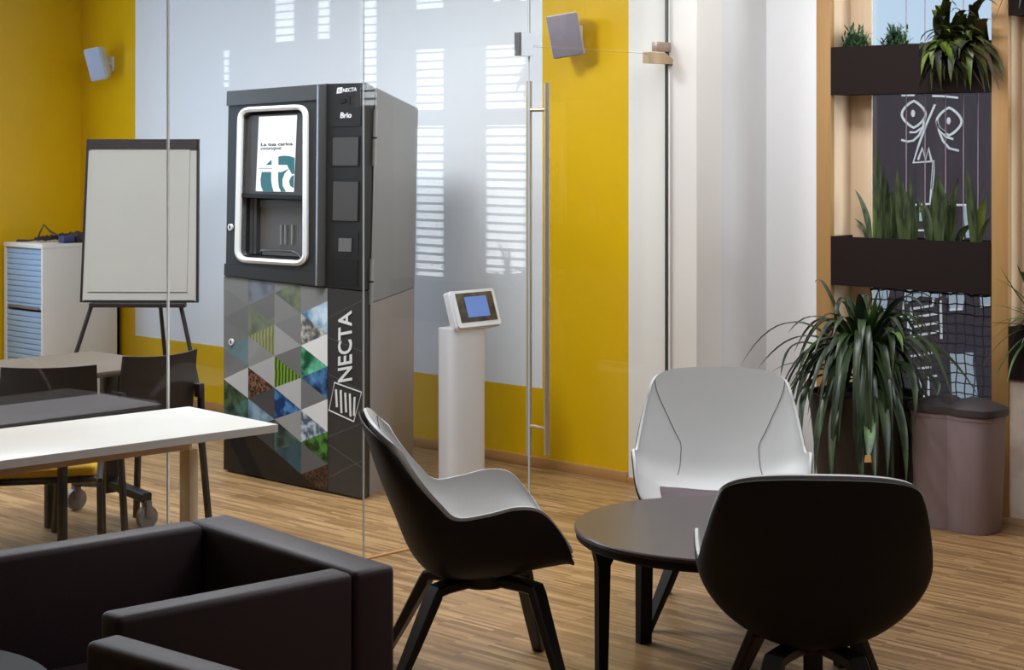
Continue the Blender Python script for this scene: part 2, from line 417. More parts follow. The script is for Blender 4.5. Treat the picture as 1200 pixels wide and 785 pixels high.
struct(b.done('wall_window', [mat('daylit_white_plaster', (240, 240, 240), 0.6, vary=0.015), MT['worn_wall'], mat('taupe_plaster', (128, 120, 112), 0.8)], smooth=0))  # first plaster is a whiter copy, painting in daylight bounced beside the bay
for n, (u, v) in enumerate(((P1a, P1b), (P2a, P2b), (P3a, P3b)), 1):
    b = MB(); b.box((u, WY-0.012, 0), (v, WY+0.02, CZ), 0.003); t = struct(b.done('trim_%d' % n, MT['oak']))
    b = MB(); b.box((u+0.004, WY+0.02, 0), (v-0.0, WY+WT, CZ)); b.done('jamb', MT['lit_wood'], t, smooth=0)
# glazing of the bays and blinded windows
def sash(n, x0, x1, z0, z1, y, slats=False, bars=()):
    b = MB()
    f = 0.028 if x1-x0 > 0.4 else 0.012
    b.box((x0, y, z0), (x0+f, y+0.04, z1)); b.box((x1-f, y, z0), (x1, y+0.04, z1))
    b.box((x0+f, y, z0), (x1-f, y+0.04, z0+f)); b.box((x0+f, y, z1-f), (x1-f, y+0.04, z1))
    for z in bars: b.box((x0+f, y, z-0.05), (x1-f, y+0.04, z+0.05))
    w = struct(b.done('window_%d' % n, MT['white_wall'], smooth=0))
    b = MB(); b.box((x0+f, y+0.016, z0+f), (x1-f, y+0.022, z1-f)); b.done('pane', MT['wglass'], w, smooth=0)
    if slats:
        b = MB(); z = z0+0.05
        while z < z1-0.04:
            b.loft([(x0+f, y-0.035, z-0.006), (x1-f, y-0.035, z-0.006), (x1-f, y-0.005, z+0.004), (x0+f, y-0.005, z+0.004)],
                   [(x0+f, y-0.035, z-0.001), (x1-f, y-0.035, z-0.001), (x1-f, y-0.005, z+0.009), (x0+f, y-0.005, z+0.009)])
            z += 0.052
        o = b.done('slats', MT['white_wall'], w, smooth=0); o['kind'] = 'stuff'
    return w
sash(5, P1b, P2a, 0.45, 2.95, WY+WT-0.05)
# bay two: mullion between two shuttered lights
sash(6, -3.77, -3.32, 0.87, 2.95, WY+WT-0.05, True, (1.87,))
sash(7, -3.06, P3a, 0.87, 2.95, WY+WT-0.05, True, (1.87,))
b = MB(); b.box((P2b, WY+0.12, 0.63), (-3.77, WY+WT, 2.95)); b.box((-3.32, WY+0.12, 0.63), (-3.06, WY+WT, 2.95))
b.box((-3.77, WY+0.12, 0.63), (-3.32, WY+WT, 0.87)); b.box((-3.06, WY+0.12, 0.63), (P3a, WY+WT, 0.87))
struct(b.done('trim_4', MT['lit_wood'], smooth=0))
for n, (u, v, za, zb_) in enumerate(wins, 10):
    sash(n, u, v, za, zb_, WY+0.04, True)

# exterior: painted wall beyond bay one
EY = 9.2
b = MB(); b.box((-7.6, EY, -0.3), (-2.25, EY+0.25, 2.07)); b.box((-3.5, EY, 2.07), (-2.25, EY+0.25, 4.2)); ext = struct(b.done('wall_exterior', MT['mural'], smooth=0))  # unseen right end added and raised to block sky reflected in the door
b = MB(); b.box((-14, 7.8, -0.35), (8, 30, -0.3)); struct(b.done('ground', mat('pavement', (150, 146, 140), 0.9), smooth=0))
def c1(x, y): return (940+x*0.2802, y*0.2802)
def c2(x, y): return (940+x*0.2293, 180+y*0.2293)
def c5(x, y): return (940+x*0.2, 330+y*0.2)
def stroke(pts, w_px, closed=False):
    P = [on_y(x, y, EY-0.004) for x, y in pts]; w = w_px*P[0].length/F
    b.sweep(P, [(-w/2, -0.003), (w/2, -0.003), (w/2, 0.003), (-w/2, 0.003)], closed, up=Vector((0, 1, 0)))
def patch(pts):
    A = [on_y(x, y, EY-0.006) for x, y in pts]; b.loft(A, [p+Vector((0, 0.005, 0)) for p in A])
def ell(cx, cy, rx, ry, n=20, pinch=0.0): return [(cx+rx*math.cos(2*math.pi*k/n), cy+ry*math.sin(2*math.pi*k/n)*(1-pinch*abs(math.cos(2*math.pi*k/n)))) for k in range(n)]
b = MB()
stroke([c1(*p) for p in ell(467, 478, 50, 56, pinch=0.35)], 2.6, True); stroke([c1(*p) for p in ell(615, 508, 52, 58, pinch=0.35)], 2.6, True)
patch([c1(*p) for p in ell(463, 474, 8, 15, 12)]); patch([c1(*p) for p in ell(612, 505, 8, 15, 12)])
for pl in ([(415,585),(440,592),(465,588),(490,565),(506,530),(514,495)], [(450,553),(475,553),(500,535)],
           [(565,505),(572,545),(590,590),(615,620),(655,630)], [(580,545),(600,572),(632,582)], [(575,535),(605,560)],
           [(556,437),(520,520),(490,600),(465,680),(552,674),(550,720),(543,790)], [(485,668),(503,620),(516,668),(529,620),(541,672)],
           [(545,401),(600,403),(652,409)], [(416,399),(470,398)]):
    stroke([c1(*p) for p in pl], 2.3)
for pl in ([(672,40),(655,255)], [(580,262),(660,256)], [(750,262),(866,262)], [(600,270),(582,345)], [(585,392),(650,392)], [(866,262),(868,430)]):
    stroke([c2(*p) for p in pl], 2.3)
for pl in ([(480,215),(590,202),(606,40)], [(640,150),(640,330)], [(640,212),(800,186)], [(650,265),(800,240)], [(640,322),(812,290)], [(812,110),(816,335)],
           [(770,95),(765,140),(640,160)], [(625,200),(622,280)], [(620,440),(800,410)], [(670,512),(755,500)], [(625,430),(622,520)], [(740,690),(742,560),(790,550)],
           [(865,165),(940,160)], [(375,38),(345,190)], [(1045,145),(1100,142)]):
    stroke([c5(*p) for p in pl], 2.6)
b.done('mural_lines', MT['mural_white'], ext, smooth=0)
b = MB()
for q in ([(820,266),(866,266),(868,430),(838,430)], [(590,300),(640,300),(630,345),(585,345)]): patch([c2(*p) for p in q])
for q in ([(375,35),(515,40),(480,210),(345,200)], [(615,45),(830,68),(800,95),(690,85),(612,130)], [(840,60),(955,65),(940,160),(870,165)], [(1040,70),(1102,75),(1102,142),(1046,140)],
          [(865,420),(1000,415),(1030,700),(880,700)], [(660,565),(700,560),(700,700),(660,700)]):
    patch([c5(*p) for p in q])
b.done('mural_fill', MT['mural_pale'], ext, smooth=0)

# ------------------------------------------------------------------ glass partition (structure)
gy = [-3.9, -1.1, 0.86, 2.33, on_x(197, 170, GX).y, on_x(426, 170, GX).y, on_x(620, 170, GX).y, BY]
ZD = 2.148
gi = [1, 2, 3, 4, 8]
for i in range(6):
    y0, y1 = gy[i], gy[i+1]
    nm = {0: 30, 1: 31, 2: 32, 3: 1, 4: 2, 5: 3}[i]
    b = MB(); b.box((GX-0.004, y0+0.001, 0.004), (GX+0.004, y1-0.001, CZ)); w = struct(b.done('window_%d' % nm, MT['pglass'], smooth=0))
    edge = 'gedge_glint' if i in (3,) else 'gedge_dim'
    rr, hh = (0.0035, 0.0046) if i == 3 else (0.0016, 0.0044)
    b = MB(); b.box((GX-hh, y1-rr, 0.004), (GX+hh, y1+rr, CZ)); b.done('glass_edge', MT[edge], w, smooth=0)
# transom over the door
b = MB(); b.box((GX-0.006, gy[6]+0.003, ZD+0.006), (GX+0.006, BY-0.004, CZ)); w = struct(b.done('window_4', MT['pglass'], smooth=0))
b = MB(); b.box((GX-0.006, gy[6]-0.0015, ZD), (GX+0.006, gy[6]+0.0015, CZ)); b.done('glass_edge', MT['gasket'], w, smooth=0)
b = MB(); b.box((GX-0.012, gy[3], 0), (GX+0.012, gy[6], 0.006)); struct(b.done('trim_5', MT['skirting'], smooth=0))
# door leaf
y0, y1 = gy[6]+0.006, BY-0.03
b = MB(); b.box((GX-0.006, y0, 0.01), (GX+0.006, y1, ZD-0.004)); door = struct(b.done('door_1', MT['pglass'], smooth=0))
b = MB(); b.box((GX-0.007, y1, 0.0), (GX+0.007, y1+0.01, CZ)); b.done('hinge_seal', MT['gasket'], door, smooth=0)
b = MB(); b.box((GX-0.003, y0, ZD-0.004), (GX+0.003, y1, ZD-0.0025)); b.done('top_edge', mat('glass_edge_green', (120, 132, 126), 0.4), door, smooth=0)
for sx, px, ztop, zbot in ((1, 641, 1.981, 0.303), (-1, 620, 1.992, 0.285)):
    x = GX+sx*0.06; y = on_x(px, 170, x).y
    b = MB(); b.tube([(x, y, zbot), (x, y, ztop)], 0.0135, 14)
    hd = b.done('handle', MT['steel'], door)
    b = MB()
    for z in (1.86, 0.42): b.tube([(x, y, z), (GX, y, z)], 0.009, 10)
    b.done('handle_standoff', MT['nickel'], hd)
ya = on_x(608, 170, GX).y; yb = on_x(632, 170, GX).y; yc = on_x(622, 170, GX).y
z1, z0, zm = on_x(620, 39, GX).z, on_x(620, 66, GX).z, on_x(622, 53, GX).z
b = MB()
L = [(ya, z0), (yc, z0), (yc, zm), (yb, zm), (yb, z1), (ya, z1)]
b.loft([(GX-0.014, p[0], p[1]) for p in L], [(GX+0.014, p[0], p[1]) for p in L]); b.done('patch_fitting', MT['chrome'], door, smooth=0)
b = MB(); b.box((GX-0.016, ya-0.012, z0), (GX+0.016, ya, z1)); b.done('fitting_cover', MT['gasket'], door, smooth=0)
def hy(px): return on_x(px, 170, GX).y
def hz(py): return on_x(775, py, GX).z
b = MB(); b.box((GX-0.018, hy(767), hz(60.5)), (GX+0.018, BY-0.012, hz(49.5)), 0.002); b.done('upper_hinge_plate', mat('hinge_bronze', (158, 138, 124), 0.4, 0.6), door)
b = MB()
L = [(hy(757), hz(75)), (hy(785), hz(75)), (hy(785), hz(69)), (hy(776), hz(62)), (hy(757), hz(62))]
b.loft([(GX-0.02, *p) for p in L], [(GX+0.02, *p) for p in L]); b.done('lower_hinge_plate', MT['nickel'], door, smooth=0)
b = MB(); b.tube([(GX, BY-0.022, hz(76)), (GX, BY-0.022, hz(57))], 0.011, 10); b.done('hinge_pin', MT['gasket'], door)

# ------------------------------------------------------------------ lounge chairs
def spline(vals, t):
    n = len(vals)-1; x = t*n; i = min(int(x), n-1); f = x-i
    g = lambda k: vals[max(0, min(n, k))]
    def cr(a, b_, c, d): return 0.5*((2*b_)+(-a+c)*f+(2*a-5*b_+4*c-d)*f*f+(-a+3*b_-3*c+d)*f**3)
    return tuple(cr(*v) for v in zip(g(i-1), g(i), g(i+1), g(i+2)))
#         Cu     Cz     Eu    Ez     w
INNER = [(0.000, 0.852, 0.072, 0.796, 0.250), (0.028, 0.770, 0.100, 0.746, 0.268), (0.066, 0.670, 0.145, 0.682, 0.283), (0.118, 0.560, 0.198, 0.622, 0.295),
         (0.180, 0.470, 0.250, 0.578, 0.304), (0.280, 0.425, 0.340, 0.588, 0.310), (0.400, 0.420, 0.430, 0.606, 0.310), (0.500, 0.428, 0.508, 0.590, 0.305),
         (0.580, 0.436, 0.574, 0.510, 0.292), (0.625, 0.425, 0.612, 0.432, 0.262)]
OUTER = [(-0.026, 0.840, 0.055, 0.786, 0.260), (0.000, 0.758, 0.084, 0.738, 0.279), (0.034, 0.655, 0.130, 0.675, 0.295), (0.080, 0.540, 0.185, 0.615, 0.308),
         (0.142, 0.400, 0.240, 0.569, 0.316), (0.228, 0.332, 0.338, 0.578, 0.322), (0.380, 0.325, 0.430, 0.596, 0.322), (0.500, 0.345, 0.510, 0.580, 0.317),
         (0.578, 0.364, 0.578, 0.500, 0.303), (0.624, 0.385, 0.614, 0.416, 0.268)]
U0 = 0.33
def shell_pt(tab, s, t, n):
    k_ = min(1, s/0.36); k_ = k_*k_*(3-2*k_); n = 2.8*(1-k_)+n*k_
    cu, cz, eu, ez, w = spline(tab, s)
    th = abs(t)*math.pi/2
    sx = math.sin(th)**(2/n); cx = max(0, math.cos(th))**(2/n); k = 1-cx
    return Vector((cu+(eu-cu)*k-U0, math.copysign(w*sx, t), cz+(ez-cz)*k))
def shell_grid(tab, n, ns=44, nt=40, s0=0, s1=1, t1=1.0):
    def at(i, j):
        q, t = s0+(s1-s0)*i/ns, t1*math.sin((-1+2*j/nt)*math.pi/2)*0.35+t1*(-1+2*j/nt)*0.65
        return shell_pt(tab, min(1, q+0.075*abs(t)**6*(1-q)**5-0.05*abs(t)**6*q**9), t, n)
    return [[at(i, j) for j in range(nt+1)] for i in range(ns+1)]
def grid_normals(G, ref):
    N = []
    for i in range(len(G)):
        row = []
        for j in range(len(G[0])):
            a = G[min(i+1, len(G)-1)][j]-G[max(i-1, 0)][j]; c = G[i][min(j+1, len(G[0])-1)]-G[i][max(j-1, 0)]
            v = a.cross(c); row.append(v.normalized() if v.length > 1e-9 else Vector((0, 0, 1)))
        N.append(row)
    m = N[int(len(G)*0.7)][len(G[0])//2]
    if m.z*ref < 0: N = [[-v for v in r] for r in N]
    return N
def make_lounge(label):
    t = thing('lounge_chair', label, 'chair', (0, 0, 0), 0, 'two tone tub chairs round the low table', local=True)
    G = shell_grid(INNER, 2.3); N = grid_normals(G, 1)
    b = MB(); b.thick(G, [[p-n*0.009 for p, n in zip(r, q)] for r, q in zip(G, N)]); up = b.done('upholstery', MT['white_leather'], t, 60)
    G2 = shell_grid(OUTER, 1.95); N2 = grid_normals(G2, 1)
    b = MB(); b.thick([[p+n*0.004 for p, n in zip(r, q)] for r, q in zip(G2, N2)], G2); b.done('shell', MT['black_shell'], t, 60)
    for sg in (-1, 1):
        b = MB()
        path = [(0.035, 0.80), (0.10, 0.66), (0.20, 0.47), (0.28, 0.35), (0.32, 0.295), (0.37, 0.29), (0.42, 0.295), (0.46, 0.31)]
        pts = []
        for k in range(25):
            s_, t_ = spline(path, k/24); p = shell_pt(INNER, s_, sg*t_, 2.3); q = shell_pt(INNER, s_+0.01, sg*t_, 2.3)-p; c = shell_pt(INNER, s_, sg*(t_+0.02), 2.3)-p
            nn = q.cross(c).normalized()
            if nn.dot(Vector((1, 0, 0.6))) < 0: nn = -nn
            pts.append(p+nn*0.0012)
        b.tube(pts, 0.0016, 6)
        b.done('seam', MT['seam'], up)
    s0, s1, t1 = 0.54, 0.985, 0.47
    H = [[shell_pt(INNER, s0+(s1-s0)*i/20+0.09*(1-i/20)*(-1+j/10)**4, t1*(-1+j/10), 2.3) for j in range(21)] for i in range(21)]; Nn = grid_normals(H, 1)
    T = []
    for i, (r, q) in enumerate(zip(H, Nn)):
        u = i/20; row = []
        for j, (p, n) in enumerate(zip(r, q)):
            v = abs(-1+2*j/20)
            k = (1-abs(2*u-1)**4)*(1-v**4); row.append(p+n*(0.003+0.013*k))
        T.append(row)
    b = MB(); b.thick(T, H); b.done('seat_cushion', MT['plum_cushion'], t, 60)
    b = MB(); b.lathe([(0.0, 0.296), (0.075, 0.296), (0.08, 0.302), (0.08, 0.336), (0.0, 0.336)], 32, (0.04, 0, 0)); b.done('hub_plate', MT['black_wood'], t)
    for bx, by, fx, fy in ((-0.12, 0.105, -0.275, 0.205), (-0.12, -0.105, -0.275, -0.205), (0.185, 0.13, 0.262, 0.262), (0.185, -0.13, 0.262, -0.262)):
        b = MB()
        h = Vector((0.04+(bx-0.04)*0.25, by*0.25, 0.318)); k = Vector((bx, by, 0.312)); f = Vector((fx, fy, 0.0)); d = (f-k)
        path = [h, h.lerp(k, 0.8), k+Vector(((fx-bx)*0.04, (fy-by)*0.04, -0.004)), k+d*0.08+Vector((0, 0, 0.006)), k+d*0.5, f]
        b.bar(path, 0.058, 0.033, [1, 1, 1.05, 1.05, 0.9, 0.68]); b.done('leg', MT['black_wood'], t)
    return t
ch = make_lounge('black and white tub chair in profile between the armchair and the round table')
ch.location = (-3.951, 3.954, 0); ch.rotation_euler = (0, 0, math.atan2(0.790, 0.6115))
dup(ch, (-3.840, 5.127, 0), math.atan2(-0.789, 0.6144), 'tub chair facing the viewer with white leather inside, beyond the round table', None)
dup(ch, (-2.741, 4.075, 0), math.atan2(0.781, -0.6245), 'tub chair seen from behind, its plain black shell hiding the right of the round table', None)

# ------------------------------------------------------------------ round tables
def round_table(c, r, h, legs, label, top='table_top'):
    t = thing('round_table', label, 'table', (c[0], c[1], 0))
    C = (c[0], c[1], 0)
    b = MB(); b.lathe([(0, h-0.004), (r*0.6, h-0.004), (r-0.006, h-0.004), (r-0.002, h-0.002), (r-0.002, h), (0, h)][::-1] if False else [(0, h-0.016), (r-0.004, h-0.016), (r, h-0.012), (r, h-0.004), (r-0.004, h), (0, h)], 96, C); b.done('tabletop', MT[top], t)
    b = MB(); b.lathe([(0, h-0.044), (r-0.02, h-0.044), (r-0.006, h-0.034), (r-0.006, h-0.016), (0, h-0.016)], 96, C); b.done('apron', MT['table_edge'], t)
    for lx, ly in legs:
        a = math.atan2(ly, lx); rr = math.hypot(lx, ly); ca, sa = math.cos(a), math.sin(a)
        def P(q, z): return (c[0]+ca*q, c[1]+sa*q, z)
        b = MB()
        # bracket-shaped leg: flares into the rim at the top
        prof = [(rr+0.034, h-0.04), (rr+0.026, h-0.06), (rr+0.016, h-0.10), (rr+0.014, 0), (rr-0.014, 0), (rr-0.024, h-0.10), (rr-0.045, h-0.06), (rr-0.08, h-0.04)]
        wv = Vector((-sa, ca, 0))*0.024
        b.loft([Vector(P(*p))-wv for p in prof], [Vector(P(*p))+wv for p in prof]); b.done('leg', MT['table_edge'], t, smooth=20)
    return t
def camrel(x, y): return (CS*x-SN*y, SN*x+CS*y)
l1, l2 = camrel(-0.395, -0.10), camrel(-0.226, 0.372)
round_table((-3.381, 4.525), 0.4766, 0.48, [l1, l2, (-l1[0], -l1[1]), (-l2[0], -l2[1])], 'low round dark table standing between the three tub chairs')
round_table((-3.655, 1.765), 0.42, 0.5, [(0.25, 0.25), (-0.25, 0.25), (-0.25, -0.25), (0.25, -0.25)], 'dark round table edge at the bottom left corner in front of the armchairs', 'table_edge')

# ------------------------------------------------------------------ boxy armchairs
def armchair(loc, rz, label):
    """open side towards local -y; origin on the floor at the middle"""
    t = thing('armchair', label, 'armchair', loc, rz, 'boxy dark armchairs at the lower left', local=True)
    w, d, h = 0.80, 0.76, 0.66
    def blk(name, a, c, bev=0.018, m='sofa'):
        b = MB(); b.box(a, c, bev, 3); return b.done(name, MT[m], t, 50)
    bk = blk('backrest', (-w/2, d/2-0.125, 0.1), (w/2, d/2, h))
    for sg in (-1, 1):
        x0, x1 = sorted((sg*w/2, sg*(w/2-0.09)))
        a = blk('armrest', (x0, -d/2, 0.1), (x1, d/2-0.126, h))
        b = MB(); xi = sg*(w/2-0.084); b.tube([(xi, -d/2+0.03, h-0.007), (xi, d/2-0.14, h-0.007)], 0.0035, 8); b.done('piping', MT['piping'], a)
    b = MB(); b.tube([(-w/2+0.1, d/2-0.119, h-0.007), (w/2-0.1, d/2-0.119, h-0.007)], 0.0035, 8); b.done('piping', MT['piping'], bk)
    blk('seat_base', (-w/2+0.092, -d/2+0.01, 0.1), (w/2-0.092, d/2-0.128, 0.24))
    blk('seat_cushion', (-w/2+0.094, -d/2, 0.242), (w/2-0.094, d/2-0.13, 0.36), 0.03)
    for sx in (-1, 1):
        for sy in (-1, 1):
            b = MB(); b.box((sx*0.34-0.025, sy*0.31-0.025, 0), (sx*0.34+0.025, sy*0.31+0.025, 0.102), 0.004); b.done('foot', MT['black_metal'], t)
    return t
a = R(-6)
cx, cy = -3.2, 2.94
off = rot((-0.40, -0.38), a)
arm1 = armchair((cx+off[0], cy+off[1], 0), a, 'dark leather armchair beside the white table, with its open side turned left')
a2 = R(90+4)
# open side to -x, far arm starts at (-3.2, 2.12)
p = rot((0.40, -0.38), a2-R(180)) if False else None
def place(local, world, ang): q = rot(local, ang); return (world[0]-q[0], world[1]-q[1], 0)
# local -y must point to -x: rotate by -90 deg
a2 = R(-90+4)
dup(arm1, place((-0.40, -0.38), (-3.19, 2.125), a2), a2, 'nearest dark armchair, only one arm showing at the bottom edge in front of the other')

# ------------------------------------------------------------------ white work table (near side of the glass)
TX, TY, TA = -4.738, 3.80, R(-3.5)
t = thing('work_table', 'white topped work table against the glass, behind the dark armchairs', 'table', (TX, TY, 0), TA, local=True)
b = MB(); b.box((-0.56, -1.5, 0.712), (0, 0, 0.74), 0.002); b.done('tabletop', MT['desk_white'], t)
b = MB(); b.box((0, -1.5, 0.713), (0.001, 0, 0.739)); b.box((-0.56, 0, 0.713), (0, 0.001, 0.739)); b.done('edge_band', MT['desk_edge'], t, smooth=0)
cp = on_x(222, 519, -5.05)
q_ = rot((cp.x-TX, cp.y-TY), -TA); lx, ly = q_
b = MB(); b.box((lx-0.04, -1.42, 0.632), (lx-0.002, ly, 0.711), 0.002); b.done('beam', MT['desk_beige'], t)
for yy in (ly, -1.4):
    b = MB(); b.box((lx-0.065, yy, 0.03), (lx, yy+0.036, 0.631), 0.002)
    b.box((lx-0.065, yy, 0.631), (lx-0.041, yy+0.036, 0.711)); lg = b.done('leg', MT['desk_cream'], t)
    b = MB(); b.box((-0.50, yy-0.012, 0), (-0.06, yy+0.048, 0.03), 0.004); b.done('foot_bar', MT['desk_cream'], lg)
    if yy == ly:
        b = MB(); b.box((lx, yy+0.012, on_x(227, 552, -5.05).z), (lx+0.008, yy+0.026, 0.66), 0.002); b.done('cable_clip', MT['black_metal'], lg)

# ------------------------------------------------------------------ furniture in the glass room
def simple_table(x0, x1, y0, y1, m, label, name, legs=True):
    t = thing(name, label, 'table', ((x0+x1)/2, (y0+y1)/2, 0))
    b = MB(); b.box((x0, y0, 0.715), (x1, y1, 0.74), 0.003); b.done('tabletop', MT[m], t)
    return t
t = simple_table(-5.82, -5.415, 1.2, 3.80, 'desk_dark', 'dark desk just behind the glass, back to back with the white work table', 'desk')
for yy in (1.4, 3.52):
    b = MB(); b.box((-5.66, yy-0.014, 0), (-5.63, yy+0.014, 0.714), 0.003); b.done('leg', MT['black_metal'], t)
t = simple_table(-7.05, -6.365, 1.4, 4.56, 'desk_brown', 'long taupe table on castors in the glass room, beyond the dark chairs', 'folding_table')
for yy in (1.7, 4.50):
    b = MB(); b.box((-6.86, yy-0.03, 0.12), (-6.80, yy+0.03, 0.714), 0.003); lg = b.done('leg', MT['black_metal'], t)
    b = MB(); b.bar([(-7.10, yy, 0.135), (-6.83, yy, 0.165), (-6.53, yy, 0.135)], 0.05, 0.045); b.done('foot_bar', MT['black_metal'], lg)
    for xc in (-7.10, -6.53):
        b = MB(); b.sweep([(xc-0.012, yy, 0.05), (xc+0.012, yy, 0.05)], [(0.05*math.cos(2*math.pi*k/24), 0.05*math.sin(2*math.pi*k/24)) for k in range(24)])
        b.box((xc-0.02, yy-0.016, 0.05), (xc+0.02, yy+0.016, 0.122), 0.004); b.done('castor', MT['castor'], lg)
b = MB(); b.box((-6.87, 4.19, 0.0), (-6.835, 4.225, 0.714), 0.002); b.done('support_leg', MT['black_metal'], t)

def make_side_chair(label):
    t = thing('side_chair', label, 'chair', (0, 0, 0), 0, 'black stacking chairs with yellow seats in the glass room', local=True)
    G = []
    for i in range(9):
        z = 0.50+0.30*i/8; row = []
        for j in range(13):
            v = -1+2*j/12; yy = 0.195*v*(1-0.04*(i/8)); row.append(Vector((-0.20-0.05*(i/8)+0.03*v*v, yy, z+0.012*v*v*(i/8))))
        G.append(row)
    b = MB(); b.thick(G, [[p+Vector((-0.014, 0, 0)) for p in r] for r in G]); b.done('backrest', MT['black_plastic'], t, 50)
    b = MB(); b.box((-0.19, -0.2, 0.425), (0.26, 0.2, 0.448), 0.012, 3); b.done('seat_pan', MT['black_plastic'], t, 50)
    b = MB(); b.box((-0.185, -0.195, 0.448), (0.255, 0.195, 0.488), 0.018, 4); b.done('seat_cushion', MT['seat_yellow'], t, 50)
    for sy in (-1, 1):
        b = MB(); b.bar([(-0.29, sy*0.215, 0), (-0.235, sy*0.208, 0.42), (-0.235, sy*0.205, 0.66)], 0.022, 0.03); lg = b.done('leg', MT['black_metal'], t)
        b = MB(); b.box((-0.25, sy*0.2-0.014, 0.60), (-0.21, sy*0.2+0.014, 0.66), 0.004); b.done('back_joint', MT['black_plastic'], lg)
        b = MB(); b.bar([(0.265, sy*0.212, 0), (0.235, sy*0.205, 0.42)], 0.022, 0.03); b.done('leg', MT['black_metal'], t)
        b = MB(); b.bar([(-0.235, sy*0.207, 0.424), (0.235, sy*0.207, 0.424)], 0.018, 0.026); b.done('side_rail', MT['black_metal'], t)
    return t
sc1 = make_side_chair('black chair showing its yellow seat under the left part of the white table')
sc1.location = (-6.016, 3.68, 0); sc1.rotation_euler = (0, 0, R(-34))
dup(sc1, (-6.49, 4.385, 0), R(180), 'black chair with its back to the glass, left of the vending machine')

# storage cabinet in the corner
cxr = on_y(140, 286, 6.75).x; cyf = on_x(50, 286, cxr).y; cz = 1.05; cxl = -10.6
t = thing('storage_cabinet', 'white roller shutter cabinet in the yellow corner behind the flip chart', 'cabinet', ((cxl+cxr)/2, 6.45, 0))
b = MB(); b.box((cxl, cyf+0.02, 0.0), (cxl+0.02, 6.75, cz)); b.box((cxr-0.02, cyf, 0.0), (cxr, 6.75, cz)); b.box((cxl, 6.73, 0), (cxr, 6.75, cz))
b.box((cxl, cyf, 0.0), (cxl+0.025, cyf+0.02, cz)); b.box((cxl+0.02, cyf+0.02, 0.05), (cxr-0.02, 6.73, 0.08)); b.done('carcass', MT['cab_white'], t, smooth=0)
b = MB(); b.box((cxl-0.002, cyf-0.005, cz-0.03), (cxr+0.002, 6.752, cz), 0.002); b.done('top_panel', MT['cab_white'], t)
for z0, z1 in ((0.06, 0.60), (0.615, cz-0.035)):
    b = MB(); n_ = int((z1-z0)/0.036); xa, xb_ = cxl+0.025, cxr-0.02; pr = [(cyf+0.022, z0)]
    for k in range(n_):
        za, zc = z0+(z1-z0)*k/n_, z0+(z1-z0)*(k+1)/n_
        pr += [(cyf+0.017, za), (cyf+0.008, za+(zc-za)*0.15), (cyf+0.008, za+(zc-za)*0.75), (cyf+0.017, zc-0.001)]
    pr.append((cyf+0.022, z1)); b.loft([(xa, y_, z_) for y_, z_ in pr], [(xb_, y_, z_) for y_, z_ in pr]); sh = b.done('shutter', MT['shutter'], t, smooth=0)
    if z0 > 0.3:
        b = MB(); b.box((cxl+0.05, cyf+0.0, z0), (cxr-0.05, cyf+0.008, z0+0.02), 0.002); b.done('pull_rail', MT['castor'], sh)
# cables and plug block on the cabinet
b = MB(); random.seed(3)
ctr = Vector((cxr-0.16, cyf+0.26, cz))
ta, tb2 = on_y(46, 284, cyf+0.14), on_y(97, 280, 6.62); path = []
for k in range(90):
    u = k/89; ang = k*0.9
    p_ = ta.lerp(tb2, u); path.append(Vector((min(p_.x+0.03*math.sin(ang), cxr-0.02), p_.y+0.05*math.cos(ang*1.3), cz+0.012+0.05*abs(math.sin(k*1.7))*(0.3+0.7*u))))
b.tube(path, 0.009, 6)
lp = on_y(40, 268, cyf+0.12)
b.tube([ctr+Vector((-0.10, -0.14, 0.012)), Vector((ctr.x-0.14, ctr.y-0.1, cz+0.06)), Vector((ctr.x-0.12, ctr.y-0.08, cz+0.115)), Vector((ctr.x-0.09, ctr.y-0.05, cz+0.07)), ctr+Vector((0.0, 0.0, 0.02))], 0.006, 6)
b.tube([ctr+Vector((-0.2, -0.16, 0.01)), ctr+Vector((-0.26, -0.2, 0.01)), ctr+Vector((-0.21, -0.23, 0.008)), ctr+Vector((-0.14, -0.2, 0.01)), ctr+Vector((-0.1, -0.12, 0.02))], 0.006, 6)
tag(b.done('cable_tangle', MT['cable']), 'tangle of black cables lying on the white cabinet', 'cable')
c0_ = on_y(77, 280, 6.36); t = thing('power_block', 'blue and black plug block in the cable heap on the cabinet', 'plug', (c0_.x, c0_.y, cz))
c_ = on_y(77, 280, 6.36); c_.x = min(c_.x, cxr-0.055)
b = MB(); b.box((c_.x-0.035, c_.y-0.03, cz), (c_.x+0.035, c_.y+0.06, cz+0.05), 0.008); b.done('housing', MT['dev_blue'], t)
b = MB(); b.box((c_.x-0.05, c_.y+0.064, cz), (c_.x+0.045, c_.y+0.21, cz+0.065), 0.012); b.done('adapter', MT['cable'], t)

# flip chart
EZ = 10.55
ec = W((163-600)/F*EZ, EZ); ea = R(43.64)+R(-1.5)
t = thing('flip_chart', 'flip chart easel with a blank pad on dark legs before the yellow corner', 'flip chart', (ec[0], ec[1], 0), ea, local=True)
lean = 0.10
def E(x, z, off=0.0):   # point on leaning board plane; local y is away from viewer
    return Vector((x, (z-0.75)*lean+off, z))
zt, zb_ = 1.722, 0.765; hw0, hw1 = 0.345, 0.33
def quad(x0, x1, z0, z1, o0, o1, k0=1, k1=1): return [E(x0*k0, z0, o0), E(x1*k0, z0, o0), E(x1*k1, z1, o0), E(x0*k1, z1, o0)], [E(x0*k0, z0, o1), E(x1*k0, z0, o1), E(x1*k1, z1, o1), E(x0*k1, z1, o1)]
b = MB(); b.loft(*quad(-hw0, hw0, zb_, zt, 0, 0.02, 1, hw1/hw0)); b.done('board', MT['easel_panel'], t, smooth=0)
b = MB(); o_, i_ = 0.014, 0.012
